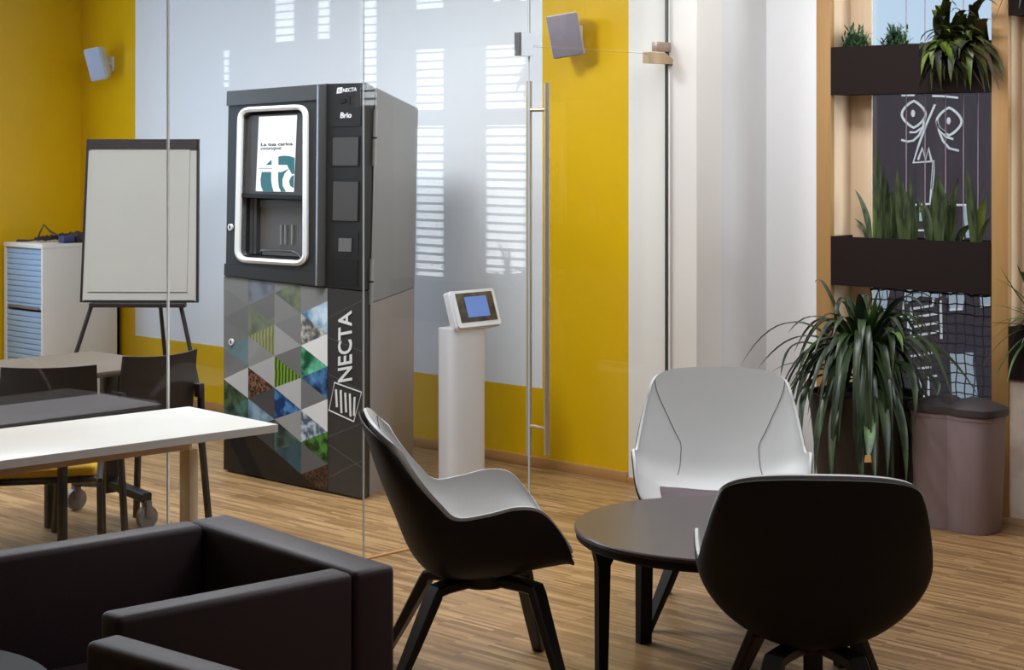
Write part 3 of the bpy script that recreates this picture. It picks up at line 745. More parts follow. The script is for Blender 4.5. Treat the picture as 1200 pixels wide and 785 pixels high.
for x0, x1, z0, z1 in ((-hw0-o_, -hw0, zb_-o_, zt+o_), (hw0, hw0+o_, zb_-o_, zt+o_), (-hw0, hw0, zb_-o_, zb_), (-hw0, hw0, zt, zt+o_)):
    b.loft(*quad(x0, x1, z0, z1, -0.006, 0.024, 1, hw1/hw0))
fr = b.done('frame', MT['easel_frame'], t, smooth=0)
b = MB(); b.loft(*quad(-hw0+0.01, hw0-0.01, zt-0.045, zt-0.003, -0.02, 0)); b.done('clamp_bar', MT['easel_frame'], t, smooth=0)
b = MB(); b.loft(*quad(-hw0+0.03, hw0-0.055, zb_+0.05, zt-0.03, -0.01, -0.001)); b.done('paper_pad', MT['easel_board'], t, smooth=0)
b = MB(); b.box((-0.29, -0.06, zb_-0.04), (0.29, 0.0, zb_-0.014), 0.004); b.done('pen_tray', MT['easel_frame'], t)
for x0, x1, y1 in ((-0.285, -0.50, -0.12), (0.25, 0.44, -0.12), (0.03, 0.05, 0.62)):
    y0 = 0.0 if y1 < 0 else 0.06
    b = MB(); z0 = zb_-0.02 if y1 < 0 else 1.5
    b.tube([(x0, y0+(0.0 if y1 < 0 else 0.06), z0), (x1, y1, 0)], 0.013, 10); lg = b.done('leg', MT['easel_frame'], t)
    if y1 < 0:
        b = MB(); b.tube([(x0, y0, zb_-0.025), (x0+(x1-x0)*0.06, y1*0.06, zb_-0.07)], 0.019, 10); b.done('leg_collar', MT['easel_panel'], lg)

# wall speakers
def speaker(px, py, w, h, yaw, pitch, roll, shell, grille, label):
    p = on_y(px, py, BY-0.115); d = 0.125
    t = thing('wall_speaker', label, 'speaker', (p.x, p.y, p.z), 0, None, local=True)
    M = Matrix.Rotation(yaw, 4, 'Z') @ Matrix.Rotation(pitch, 4, 'X') @ Matrix.Rotation(roll, 4, 'Y')
    def part(name, fn, m, smooth=40, par=None):
        b = MB(); fn(b)
        for v in b.bm.verts: v.co = M @ v.co
        o = b.done(name, m, None, smooth); o.parent = par or t; return o
    def body(b):
        A = [(-w/2, -d/2, -h/2), (w/2, -d/2, -h/2), (w/2, -d/2, h/2), (-w/2, -d/2, h/2)]
        B = [(-w*0.36, d/2, -h*0.42), (w*0.36, d/2, -h*0.42), (w*0.36, d/2, h*0.42), (-w*0.36, d/2, h*0.42)]
        b.loft(A, B); bmesh.ops.bevel(b.bm, geom=list(b.bm.edges), offset=0.008, segments=2, affect='EDGES')
    part('cabinet', body, MT[shell])
    part('grille', lambda b: b.box((-w/2+0.006, -d/2-0.006, -h/2+0.006), (w/2-0.006, -d/2+0.004, h/2-0.006), 0.003), MT[grille])
    b = MB(); b.box((-0.05, 0.103, -0.05), (0.01, 0.115, 0.05), 0.003); b.tube([(-0.02, 0.108, 0), (0, 0.03, 0)], 0.014, 10); o = b.done('bracket', MT[shell], None); o.parent = t
    return t
speaker(116, 74, 0.125, 0.225, R(32), R(10), R(-11), 'speaker_pale', 'grille_pale', 'pale blue wall speaker high on the yellow wall above the flip chart')
speaker(664, 40, 0.17, 0.225, R(34), R(10), R(-9), 'speaker_rim', 'grille_grey', 'grey fronted wall speaker high on the yellow stripe seen through the glass door')

# tablet kiosk
kc = on_z(541, 572, 0)
t = thing('tablet_kiosk', 'white pedestal with a tilted tablet on top, right of the vending machine', 'kiosk', (kc.x, kc.y, 0))
b = MB()
sec = []
for (cx_, cy_) in ((0.05, 0.12), (-0.05, 0.12), (-0.05, -0.12), (0.05, -0.12)):
    pass
n = 40; ring = [(0.062*math.copysign(abs(math.cos(2*math.pi*k/n))**0.6, math.cos(2*math.pi*k/n)), 0.128*math.copysign(abs(math.sin(2*math.pi*k/n))**0.45, math.sin(2*math.pi*k/n))) for k in range(n)]
b.loft([(kc.x+x, kc.y+y, 0.012) for x, y in ring], [(kc.x+x, kc.y+y, 0.80) for x, y in ring]); b.done('column', MT['kiosk'], t, 40)
b = MB(); b.loft([(kc.x+x*1.12, kc.y+y*1.08, 0.0) for x, y in ring], [(kc.x+x*1.12, kc.y+y*1.08, 0.014) for x, y in ring]); b.done('base_plate', MT['kiosk'], t, 40)
# holder: plane facing +x, leaning back
bl = on_x(538, 386, kc.x+0.085); br_ = on_x(588, 378, kc.x+0.085)
wv = Vector((0, br_.y-bl.y, 0)); hv = Vector((-0.06, 0.0, 0.175)); nv = hv.cross(wv).normalized()
if nv.x < 0: nv = -nv
bl.z = (bl.z+br_.z)/2
def H(u, v, o): return bl+wv*u+hv*v+nv*o
def rr(u0, u1, v0, v1, r=0.05, n=5, k=1.6):
    out = []
    for cu, cv, a0 in ((u1-r, v1-r*k, 0), (u0+r, v1-r*k, 90), (u0+r, v0+r*k, 180), (u1-r, v0+r*k, 270)):
        for i in range(n+1): a_ = R(a0+90*i/n); out.append((cu+r*math.cos(a_), cv+r*k*math.sin(a_)))
    return out
def hplate(pts, o0, o1, name, m, par):
    b = MB(); b.loft([H(u, v, o0) for u, v in pts], [H(u, v, o1) for u, v in pts]); return b.done(name, m, par, 40)
hplate(rr(-0.02, 1.02, -0.03, 1.02), -0.05, -0.014, 'holder', MT['kiosk'], t)
tb = hplate(rr(0, 1, 0, 1), -0.014, 0, 'tablet', MT['kiosk'], t)
hplate([(0.085, 0.13), (0.935, 0.13), (0.935, 0.93), (0.085, 0.93)], 0.0, 0.0012, 'screen', MT['tablet_dark'], tb)
hplate([(0.27, 0.26), (0.78, 0.26), (0.78, 0.82), (0.27, 0.82)], 0.0012, 0.002, 'screen_window', MT['tablet_blue'], tb)

# ------------------------------------------------------------------ vending machine
VY = 5.558
FRb, FRt = on_y(424, 587, VY), on_y(429, 97, VY); FLb, FLt = on_y(262, 552, VY), on_y(268, 107, VY)
FRb.z = FLb.z = 0.0
BRb = on_z(484, 553, 0); dS = F*EYE/(553-170); BRt_xy = W((490-600)/F*dS, dS); BRt = Vector((BRt_xy[0], BRt_xy[1], EYE+(170-127)*dS/F))
sb, st = BRb-FRb, BRt-FRt
vm = thing('vending_machine', 'tall black coffee vending machine with a lit screen and a mosaic of photo triangles below', 'vending machine', ((FRb.x+FLb.x)/2, VY+0.3, 0))
def Mf(px, py, off=0.0): return on_y(px, py, VY)+Vector((0, -off, 0))     # point on the front, off = towards the room
mL, mR = on_y(263.5, 322, VY), on_y(425, 341, VY)
# side split line heights
mRb = Vector((BRb.x+(BRt.x-BRb.x)*0.53, BRb.y, EYE-(337-170)*dS/F))
def sidept(lo, hi, s): return lo+(hi-lo)*s
s0 = 0.14
def solid(front4, back4, name, m):
    b = MB(); b.loft(front4, back4); return b.done(name, m, vm, smooth=0)
# carcass: lower and upper cabinets (behind the doors)
mRm = mR+(mRb-mR)*s0
kB, kM, kT = FLb+(BRb-FRb), mL+(mRb-mR), FLt+(BRt-FRt)
def dep(lf, rf, lb, rb, s): return lf+(lb-lf)*s, rf+(rb-rf)*s
lb0, rb0 = dep(FLb, FRb, kB, BRb, s0); lm0, rm0 = dep(mL, mR, kM, mRb, s0); lt0, rt0 = dep(FLt, FRt, kT, BRt, s0+0.03)
lm0.z = rm0.z = 0.932
solid([lb0, rb0, rm0, lm0], [kB, BRb, mRb, kM], 'base_cabinet', MT['vm_taupe'])
up_e = Vector((0, 0, 0.004))
solid([lm0+up_e, rm0+up_e, rt0, lt0], [kM+up_e, mRb+up_e, BRt, kT], 'upper_cabinet', MT['vm_side'])
# door slabs (edge visible on the right)
def slab_depth(lf, rf, lb, rb, s): return lf+(lb-lf)*s, rf+(rb-rf)*s
sl = 0.115
lb1, rb1 = dep(FLb, FRb, kB, BRb, sl); lm1, rm1 = dep(mL, mR, kM, mRb, sl); lt1, rt1 = dep(FLt, FRt, kT, BRt, sl+0.02)
e = Vector((0, 0, 0.012))
FLb2, FRb2, lb2, rb2 = FLb+e, FRb+e, lb1+e, rb1+e
solid([FLb2, FRb2, mR-up_e, mL-up_e], [lb2, rb2, rm1-up_e, lm1-up_e], 'lower_door', MT['vm_panel'])
# plinth under the lower door
solid([FLb+Vector((0.01, 0.02, 0)), FRb+Vector((-0.01, 0.02, 0)), FRb2+Vector((-0.01, 0.02, 0)), FLb2+Vector((0.01, 0.02, 0))], [lb0, rb0, rb0+e, lb0+e], 'plinth', MT['vm_deep'])
# upper door: ring with a real recess
def rounded(q, r, n=6):
    """rounded quad in pixels, q = TL,TR,BR,BL"""
    out = []
    for i in range(4):
        p = Vector(q[i]); a_ = (Vector(q[i-1])-p).normalized(); c_ = (Vector(q[(i+1) % 4])-p).normalized()
        A, C = p+a_*r, p+c_*r
        for k in range(n+1):
            t_ = k/n; out.append(tuple(A*(1-t_)**2+p*2*t_*(1-t_)+C*t_*t_))
    return out
RO = [(280.5, 126), (361.8, 122), (361.5, 312), (276.5, 307)]
RI = [(285.8, 131.5), (357, 128), (356.5, 305.5), (282, 301)]
outer = [(268, 107), (384, 98.2), (381.5, 336), (264.5, 322.5)]
b = MB(); inn = [Mf(*p) for p in rounded(RI, 9)]
b.plate_hole([Mf(*p) for p in outer], inn, (0, 0.07, 0)); ud = b.done('upper_door', MT['vm_black'], vm, smooth=25)
# rest of the slab behind: control column block and back of recess
def fplate(pts, o0, o1, name, m, par, smooth=30):
    b = MB(); b.loft([Mf(x, y, o0) for x, y in pts], [Mf(x, y, o1) for x, y in pts]); return b.done(name, m, par, smooth)
solid([Mf(384, 98.2), FRt, mR+up_e, Mf(381.5, 336)], [Mf(384, 98.2)+(lt1-FLt), rt1, rm1+up_e, Mf(381.5, 336)+(lm1-mL)], 'control_column', MT['vm_pad'])
fplate(outer, -0.071, -0.085, 'door_back', MT['vm_deep'], vm)
# silver ring
b = MB()
A, B_ = rounded(RO, 15), rounded(RI, 9)
n = len(A)
def ringloop(pts, o): return [b.bm.verts.new(Mf(x, y, o)) for x, y in pts]
mid = [((A[i][0]*0.5+B_[i][0]*0.5), (A[i][1]*0.5+B_[i][1]*0.5)) for i in range(n)]
loops = [ringloop(A, -0.001), ringloop(A, 0.012), ringloop(mid, 0.02), ringloop(B_, 0.012), ringloop(B_, -0.03)]
for P_, Q_ in zip(loops, loops[1:]):
    for i in range(n): b.face([P_[i], P_[(i+1) % n], Q_[(i+1) % n], Q_[i]])
b.done('silver_ring', MT['vm_silver'], ud, 40)
# header lip, foot lip and roll
fplate([(268, 107), (384, 98.2), (383.8, 116), (267.6, 124)], 0, 0.012, 'header_lip', mat('vending_header', (64, 64, 65), 0.35, 0.3), ud)
fplate([(265, 308.5), (382, 321), (381.5, 336), (264.5, 322.5)], 0, 0.012, 'foot_lip', MT['vm_black'], ud)
b = MB()
pt, pb = Mf(379, 100, 0.006), Mf(377, 334.5, 0.006)
b.sweep([pt, pb], [(0.034*math.cos(R(a_)), 0.022*math.sin(R(a_))) for a_ in range(0, 360, 20)], up=Vector((0, 1, 0))); b.done('door_roll', MT['vm_roll'], ud, 60)
# screen bezel leaning out at the foot
bz = rounded([(289, 135.5), (356.6, 132), (356.4, 230), (284.2, 227)], 5)
fplate(bz, -0.05, -0.012, 'screen_bezel', MT['vm_pad2'], ud)
fplate([(284, 226.5), (356.4, 229.5), (356.4, 234), (283.8, 231)], -0.06, 0.004, 'screen_ledge', MT['vm_deep'], ud)
SQ = [(301.8, 136.8), (346, 134.8), (342.2, 225), (298, 224)]
scr = fplate(SQ, -0.012, -0.009, 'screen', MT['vm_screen'], vm)
def s7(x, y): return (270+x*0.15287, 120+y*0.15287)
b = MB()
for poly in ([(262,479),(305,440),(305,479)],
             [(358,415),(400,408),(445,412),(482,425),(481,548),(463,550),(438,508),(425,479),(358,479)],
             [(230,533),(302,533),(302,600),(308,640),(320,683),(240,681),(224,640),(221,590)],
             [(356,534),(382,534),(437,509),(405,545),(388,590),(390,640),(415,684),(378,684),(362,650),(356,600)],
             [(477,555),(455,570),(440,605),(448,640),(474,657)]):
    q = [Mf(*s7(*p), -0.009) for p in poly]; b.loft(q, [p+Vector((0, -0.001, 0)) for p in q])
b.done('screen_graphic', MT['vm_teal'], scr, smooth=0)
def text_mesh(body, bold=0.0, shear=0.0):
    cu = bpy.data.curves.new('txt', 'FONT'); cu.body = body; cu.size = 1; cu.offset = bold; cu.shear = shear; cu.extrude = 0.0; cu.resolution_u = 3
    ob = bpy.data.objects.new('txt', cu); COL.objects.link(ob)
    dg = bpy.context.evaluated_depsgraph_get(); me = bpy.data.meshes.new_from_object(ob.evaluated_get(dg))
    vs = [v.co.copy() for v in me.vertices]; fs = [tuple(p.vertices) for p in me.polygons]
    bpy.data.objects.remove(ob); bpy.data.curves.remove(cu); bpy.data.meshes.remove(me)
    x0 = min(v.x for v in vs); x1 = max(v.x for v in vs); y0 = min(v.y for v in vs); y1 = max(v.y for v in vs)
    return [((v.x-x0)/(x1-x0), (v.y-y0)/(y1-y0)) for v in vs], fs
def lettering(body, quad_, off, name, m, par, bold=0.0, shear=0.0):
    """quad_: pixel corners of the text box: bottom-left, bottom-right, top-right, top-left (reading direction)"""
    vs, fs = text_mesh(body, bold, shear); b = MB()
    def bil(u, v):
        a_, c_, d_, e_ = quad_
        return tuple((a_[i]*(1-u)+c_[i]*u)*(1-v)+(e_[i]*(1-u)+d_[i]*u)*v for i in (0, 1))
    V = [b.bm.verts.new(Mf(*bil(u, v), off)) for u, v in vs]
    V2 = [b.bm.verts.new(Mf(*bil(u, v), off-0.0015)) for u, v in vs]
    for f in fs: b.face([V[i] for i in f]); b.face([V2[i] for i in reversed(f)])
    ec = {}
    for f in fs:
        for i in range(len(f)):
            k = (f[i], f[(i+1) % len(f)]); ec[k] = 1
    for (i, j) in list(ec):
        if (j, i) not in ec: b.face([V[j], V[i], V2[i], V2[j]])
    return b.done(name, m, par, smooth=0)
lettering('La tua carica', [s7(224, 336), s7(467, 329), s7(467, 304), s7(224, 311)], -0.0075, 'screen_lettering', MT['vm_ink'], scr, 0.025)
lettering('ovunque', [s7(222, 373), s7(380, 369), s7(381, 343), s7(223, 347)], -0.0075, 'screen_lettering', MT['vm_ink'], scr, 0.01, 0.25)
b = MB()
for k in range(9):
    x = 208+k*11.4; q = [s7(x, 503), s7(x+8, 503), s7(x+8, 508), s7(x, 508)]; q = [Mf(*p, -0.0085) for p in q]; b.loft(q, [p+Vector((0, -0.001, 0)) for p in q])
b.done('screen_small_print', MT['vm_ink'], scr, smooth=0)
# dispensing niche
nb = fplate([(294.5, 234), (355.8, 236), (355.6, 302), (293.5, 299)], -0.066, -0.06, 'niche_panel', MT['vm_niche'], vm)
fplate([(295.5, 235), (355, 237), (355, 245), (295, 243)], -0.06, -0.05, 'niche_light_strip', MT['vm_pad2'], nb)
for x in (287.5, 292): fplate([(x-1.6, 233), (x+1.6, 233), (x+0.8, 298), (x-2.4, 298)], -0.066, -0.04, 'niche_side', MT['vm_pad2'], ud)
for x in (319, 324, 332): fplate([(x, 264), (x+1.6, 264), (x+1.3, 287), (x-0.3, 287)], -0.06, -0.05, 'nozzle', gmat(120), nb)
b = MB(); b.tube([Mf(301, 301.5, -0.03), Mf(302, 294.5, -0.02), Mf(305, 293, -0.015), Mf(340, 295, -0.015), Mf(344, 297, -0.02), Mf(348, 304, -0.03)], 0.006, 8); b.done('cup_rail', MT['vm_pad2'], ud)
fplate([(283, 299), (356, 303.5), (356, 306), (283, 301.8)], -0.06, -0.008, 'drip_tray', MT['vm_deep'], ud)
# locks
def lock(px, py, par):
    b = MB(); c_ = Mf(px, py, 0)
    b.sweep([c_, c_+Vector((0, -0.012, 0))], [(0.017*math.cos(R(a_)), 0.017*math.sin(R(a_))) for a_ in range(0, 360, 20)]); o = b.done('lock', MT['vm_silver'], par, 40)
    b = MB(); b.sweep([c_+Vector((0, -0.012, 0)), c_+Vector((0, -0.014, 0))], [(0.005, 0.009), (-0.005, 0.009), (-0.005, -0.009), (0.005, -0.009)])
    b.done('keyhole', MT['vm_deep'], par, 0)
lock(271.3, 266, ud)
# control column details
cc = [o for o in vm.children if o.name.startswith('control_column')][0]
fplate([(388.5, 101), (424.5, 98.5), (423, 147.5), (388, 148.5)], 0, 0.003, 'logo_plate', MT['vm_pad'], cc)
for q, m in (([(391, 161), (421, 160.5), (420, 194), (390.5, 194)], 'vm_pad2'), ([(391.5, 212.5), (420.5, 213), (419.5, 259), (390.5, 258)], 'vm_pad2')):
    q2 = [(q[0][0]-1.4, q[0][1]-1.6), (q[1][0]+1.4, q[1][1]-1.6), (q[2][0]+1.4, q[2][1]+1.6), (q[3][0]-1.4, q[3][1]+1.6)]
    fplate(q2, 0, 0.002, 'panel_surround', MT['vm_deep'], cc); fplate(q, 0.002, 0.005, 'selection_panel', MT[m], cc)
fplate([(387.5, 270), (420.5, 271.5), (419.5, 300), (387, 298)], 0, 0.002, 'reader_plate', MT['vm_pad'], cc)
fplate([(398, 279), (413, 279.5), (412.5, 295), (397.5, 294.5)], 0.002, 0.006, 'card_reader', mat('vending_reader', (92, 92, 94), 0.3), cc)
fplate([(389.5, 302), (420, 304), (419, 336), (389, 333)], 0, 0.003, 'coin_return', MT['vm_deep'], cc)
fplate([(397.5, 116.2), (402, 115), (406.5, 116), (406.5, 119.5), (402, 121), (397.5, 119.5)], 0.003, 0.008, 'coin_slot', MT['vm_deep'], cc)
fplate([(409.8, 112.5), (411, 112.5), (411, 123), (409.8, 123)], 0.003, 0.005, 'coin_slot_mark', MT['vm_deep'], cc)
fplate([(396.4, 103), (402, 102.2), (401, 109), (395.3, 109.6)], 0.003, 0.005, 'logo_mark', MT['vm_text'], cc, 0)
b = MB()
for k in range(3):
    x = 397.3+k*1.3; q = [Mf(x, 104, 0.0055), Mf(x+0.55, 104, 0.0055), Mf(x+0.2, 108.4, 0.0055), Mf(x-0.35, 108.4, 0.0055)]; b.loft(q, [p+Vector((0, -0.0006, 0)) for p in q])
b.done('logo_bars', MT['vm_pad2'], cc, 0)
lettering('NECTA', [(402.6, 108.2), (418.6, 106.6), (419, 102.1), (403, 103.7)], 0.0055, 'lettering', MT['vm_text'], cc, 0.006)
lettering('Brio', [(399.8, 138.4), (412.6, 138), (413, 131.4), (400.2, 131.8)], 0.0055, 'lettering', MT['vm_text'], cc, 0.014)
# hinges on the right edge
def Ms(px, py, s):   # point on the side face strip
    return None
def hinge(fr):
    base = [rb0+(rm0-rb0)*0.0]
for z0, z1 in ((0.0, 0.0),):
    pass
rtop, rmid = rt0, rm0
out_n = Vector((1, 0, 0))
for za, zb2 in ((1.60, 1.87), (0.93, 1.15)):
    f0 = (za-rm0.z)/(rt0.z-rm0.z); f1 = (zb2-rm0.z)/(rt0.z-rm0.z)
    p0, p1 = rm0+(rt0-rm0)*f0, rm0+(rt0-rm0)*f1
    b = MB(); b.tube([p0+Vector((0.006, -0.006, 0)), p1+Vector((0.006, -0.006, 0))], 0.013, 12); hg = b.done('hinge', mat('hinge_grey', (176, 176, 176), 0.35, 0.4), vm)
    m_ = (p0+p1)/2+Vector((0.006, -0.006, 0)); b = MB(); b.tube([m_-Vector((0, 0, 0.004)), m_+Vector((0, 0, 0.004))], 0.0145, 12); b.done('hinge_joint', MT['vm_deep'], hg)
# dark gap between doors and cabinet
solid([lb1+e, rb1+e+Vector((-0.008, 0, 0)), rt1+Vector((-0.008, 0, 0)), lt1], [lb0+e, rb0+e+Vector((-0.008, 0, 0)), rt0+Vector((-0.008, 0, -0.004)), lt0], 'door_seal', MT['vm_deep'])

# lower door graphics: triangle mosaic
ld = [o for o in vm.children if o.name.startswith('lower_door')][0]
lock(272.5, 400.5, ld)
def c8(x, y): return (255+x*0.331, 330+y*0.331)
mats_used = []
def midx(m):
    if m not in mats_used: mats_used.append(m)
    return mats_used.index(m)
cols_px = [25, 110, 203, 297, 390]
cx_ = [Mf(*c8(x, 400)).x for x in cols_px]; cx_[0] = Mf(*c8(23.5, 400)).x
def vz(x, y): return Mf(*c8(x, y)).z
dz = (vz(297, 225)-vz(297, 680))/4.0
zref = vz(297, 340)          # vertex on column line 3
zoff = {3: zref, 1: vz(110, 303), 2: vz(203, 375), 4: vz(390, 300), 0: vz(25, 345)}
picks = [  # centroid (crop coords) -> material
 (58,60,gmat(112)), (84,120,gmat(104)), (50,30,gmat(118)), (140,60,PRINT['blue_faint']), (170,100,gmat(104)), (235,45,gmat(122)), (265,65,PRINT['green_faint']), (330,50,gmat(120)), (240,105,gmat(124)),
 (360,120,PRINT['sky']), (330,180,PRINT['rocks']), (360,235,gmat(214)), (150,150,PRINT['green_faint']), (175,205,PRINT['field']), (235,210,gmat(150)), (265,165,gmat(118)), (75,200,PRINT['teal']),
 (50,165,gmat(108)), (50,290,gmat(104)), (150,245,gmat(130)), (80,260,PRINT['teal']), (75,345,gmat(176)), (165,320,gmat(162)), (140,360,PRINT['coffee']),
 (270,265,gmat(104)), (240,315,PRINT['stripes']), (330,285,PRINT['emerald']), (360,345,PRINT['indigo']), (265,380,gmat(172)), (330,390,gmat(108)),
 (55,395,PRINT['green_dark']), (80,440,PRINT['hill']), (170,410,gmat(66)), (140,465,PRINT['cloud']), (235,440,PRINT['blue']), (360,450,gmat(206)), (330,500,PRINT['ice']),
 (265,490,gmat(140)), (170,520,gmat(52)), (50,500,PRINT['hill']), (240,545,PRINT['hill']), (360,570,PRINT['forest']), (270,600,PRINT['sea_dark']), (330,615,gmat(86)),
 (140,570,gmat(12)), (360,690,PRINT['coffee_d']), (240,660,gmat(13)), (330,730,gmat(11)), (80,600,gmat(10)), (50,560,gmat(9)), (170,640,gmat(9)), (265,720,gmat(9)), (80,520,gmat(17))]
def nearest(u, v):
    return min(picks, key=lambda p: (p[0]-u)**2+(p[1]-v)**2)[2]
# inverse: plane -> crop coords
def to_crop(x, z):
    X = CS*x+SN*VY; Y = -SN*x+CS*VY
    return ((600+F*X/Y-255)/0.331, (170+F*(EYE-z)/Y-330)/0.331)
zlo, = (FLb2.z+0.004,)
def clip_tri(tri, zmin, zmax):
    def cut(poly, inside, inter):
        out = []
        for i in range(len(poly)):
            a_, c_ = poly[i], poly[(i+1) % len(poly)]
            if inside(a_): out.append(a_)
            if inside(a_) != inside(c_): out.append(inter(a_, c_))
        return out
    def at(z): return lambda a_, c_: (a_[0]+(c_[0]-a_[0])*(z-a_[1])/(c_[1]-a_[1]), z)
    poly = cut(tri, lambda p: p[1] >= zmin, at(zmin))
    return cut(poly, lambda p: p[1] <= zmax, at(zmax)) if poly else poly
b = MB()
for c in range(4):
    xa, xb = cx_[c], cx_[c+1]
    for kk in range(-6, 7):
        za = zoff[c]+kk*dz
        # right-column vertices: half-step offset below/above
        zr_lo = min((zoff[c+1]+m*dz for m in range(-9, 10)), key=lambda z: abs(z-(za-dz/2)))
        for tri in ([(xa, za), (xa, za-dz), (xb, zr_lo)], [(xa, za), (xb, zr_lo), (xb, zr_lo+dz)]):
            gx = sum(p[0] for p in tri)/3; gz = sum(p[1] for p in tri)/3
            m = nearest(*to_crop(gx, gz))
            zt_ = mL.z+(mR.z-mL.z)*(gx-mL.x)/(mR.x-mL.x)-0.008
            poly = clip_tri(tri, zlo, zt_)
            if len(poly) < 3: continue
            mm = midx(m); b.mi = mm
            A = [Vector((x, VY-0.003, z)) for x, z in poly]; b.loft(A, [p+Vector((0, 0.0025, 0)) for p in A])
mos = b.done('photo_mosaic', mats_used, ld, smooth=0)
# dark name panel to the right, with faint lines, lettering and emblem
lettering('NECTA', [(413.5, 445.5), (412.8, 363.5), (397, 366.5), (396.2, 448.5)], 0.0035, 'lettering', MT['vm_text'], ld, 0.018)
b = MB()
q = [(392.3, 448.2), (424, 459.6), (414.8, 493.8), (385.8, 480.6)]
P_ = [Mf(x, y, 0.0015) for x, y in q]; b.sweep(P_, [(-0.0035, -0.001), (0.0035, -0.001), (0.0035, 0.001), (-0.0035, 0.001)], True, up=Vector((0, 1, 0)))
for (tx, ty, bx, by) in ((394.2, 456, 395.2, 477), (399.6, 457, 400.6, 484), (405, 460, 406, 483), (410.4, 461, 411.2, 488), (416, 465, 415.2, 487)):
    A = [Mf(x, y, 0.001) for x, y in ((tx-1.1, ty), (tx+1.1, ty), (bx+1.1, by), (bx-1.1, by))]; b.loft(A, [p+Vector((0, -0.002, 0)) for p in A])
b.done('emblem', MT['vm_text'], ld, 0)
b = MB()
for x0, y0, x1, y1 in ((384, 373, 424, 352), (384, 438, 424, 458), (384, 512, 424, 496), (384, 520, 424, 548), (384, 560, 424, 540), (384, 395, 424, 412)):
    A = [Mf(x0, y0, 0.0004), Mf(x1, y1, 0.0004)]; b.sweep(A, [(-0.0015, -0.0004), (0.0015, -0.0004), (0.0015, 0.0004), (-0.0015, 0.0004)], up=Vector((0, 1, 0)))
b.done('panel_lines', gmat(84), ld, 0)

# ------------------------------------------------------------------ planters, plants, bin at the window
def planter_box(x0, x1, z0, z1, label, d=0.2):
    t = thing('planter_box', label, 'planter', ((x0+x1)/2, WY+0.08, z0), 0, 'brown planter troughs between the oak posts')
    y0, y1 = WY-0.014, WY-0.014+d; w = 0.012
    b = MB(); b.box((x0, y0, z0), (x1, y0+w, z1)); b.box((x0, y1-w, z0), (x1, y1, z1)); b.box((x0, y0+w, z0), (x0+w, y1-w, z1)); b.box((x1-w, y0+w, z0), (x1, y1-w, z1))
    b.box((x0+w, y0+w, z0), (x1-w, y1-w, z0+w)); b.done('trough', MT['planter'], t, smooth=0)
    b = MB(); b.box((x0+w, y0+w, z1-0.06), (x1-w, y1-w, z1-0.03)); b.done('soil', MT['soil'], t, smooth=0)
    return t
g = 0.002
planter_box(P1b+g, P2a-g, 1.948, 2.183, 'upper brown planter trough between the two oak posts, before the sky')
planter_box(P1b+g, P2a-g, 1.01, 1.25, 'middle brown planter trough full of upright snake plants, under the painted face')
planter_box(P2b+g, P3a-g, 2.292, 2.53, 'brown planter trough cut by the top right corner of the view', 0.125)
planter_box(P2b+g, P3a-g, 0.63, 0.871, 'lowest brown planter trough at the right edge, right of the second oak post', 0.125)
PYm = WY+0.08
# bushes in the upper trough
def bush(px, py_top, wpx, seed, label):
    random.seed(seed); base = on_y(px, 56, PYm); base.z = 2.145; hgt = on_y(px, py_top, PYm).z-base.z; rad = wpx/2*base.length/F
    b = MB()
    for k in range(150):
        a_ = random.uniform(0, 2*math.pi); el = random.uniform(0.1, 1.0)
        o = base+Vector((random.uniform(-1, 1)*rad*0.3, random.uniform(-1, 1)*0.03, 0))
        l = hgt*random.uniform(0.6, 1.15)
        d = Vector((math.cos(a_)*rad*(1-el*0.6), math.sin(a_)*min(rad, 0.07)*(1-el*0.6), l*el))
        tip = o+d; midp = o+d*0.5+Vector((0, 0, 0.02))
        b.leaf(o, midp, tip, 0.012, 4, base=0.6)
        for q in range(3):
            f_ = 0.5+0.5*q/3; pp = o+d*f_; e2 = Vector((random.uniform(-1, 1), random.uniform(-1, 1), random.uniform(0, 1)))*0.035
            b.leaf(pp, pp+e2*0.5, pp+e2, 0.009, 3, base=0.6)
    t = thing('potted_bush', label, 'plant', tuple(base), 0, 'small feathery bushes in the upper trough')
    b.done('foliage', MT['leaf_bush'], t, 60)
    b = MB(); b.tube([base-Vector((0, 0, 0.02)), base+Vector((0, 0, hgt*0.6))], 0.006, 6); b.done('stem', MT['stem'], t)
bush(1003, 27, 38, 11, 'feathery green bush at the left end of the upper trough')
bush(1050, 26, 40, 12, 'feathery green bush in the middle of the upper trough, beside the hanging fern')
# hanging fern
random.seed(21)
base = on_y(1128, 40, WY+0.06); base.z = 2.15
t = thing('hanging_fern', 'dark trailing fern spilling over the right end of the upper trough', 'plant', tuple(base))
bs = [MB(), MB(), MB()]
for k in range(130):
    tx = random.uniform(1076, 1178); ty = random.choice((random.uniform(30, 85), random.uniform(68, 112), random.uniform(72, 112), random.uniform(60, 105), random.uniform(0, 40)))
    if tx < 1090: ty = max(ty, 48)
    yy = WY-random.uniform(0.03, 0.14); tip = on_y(tx, ty, yy)
    o = base+Vector((random.uniform(-0.13, 0.15), random.uniform(-0.04, 0.05), random.uniform(-0.02, 0.04)))
    top = max(o.z, tip.z)+random.uniform(0.02, 0.11)
    mp_ = Vector((o.x*0.45+tip.x*0.55, min(o.y, yy)-0.01, top))
    i = 0 if random.random() < 0.84 else (1 if tx < 1140 else 2)
    bs[i].leaf(o, mp_, tip, random.uniform(0.03, 0.052), 8, base=0.4)
for bb, m, nm in zip(bs, ('leaf_fern', 'leaf_lime', 'leaf_rust'), ('dark_fronds', 'yellow_fronds', 'rust_fronds')): bb.done(nm, MT[m], t, 60)
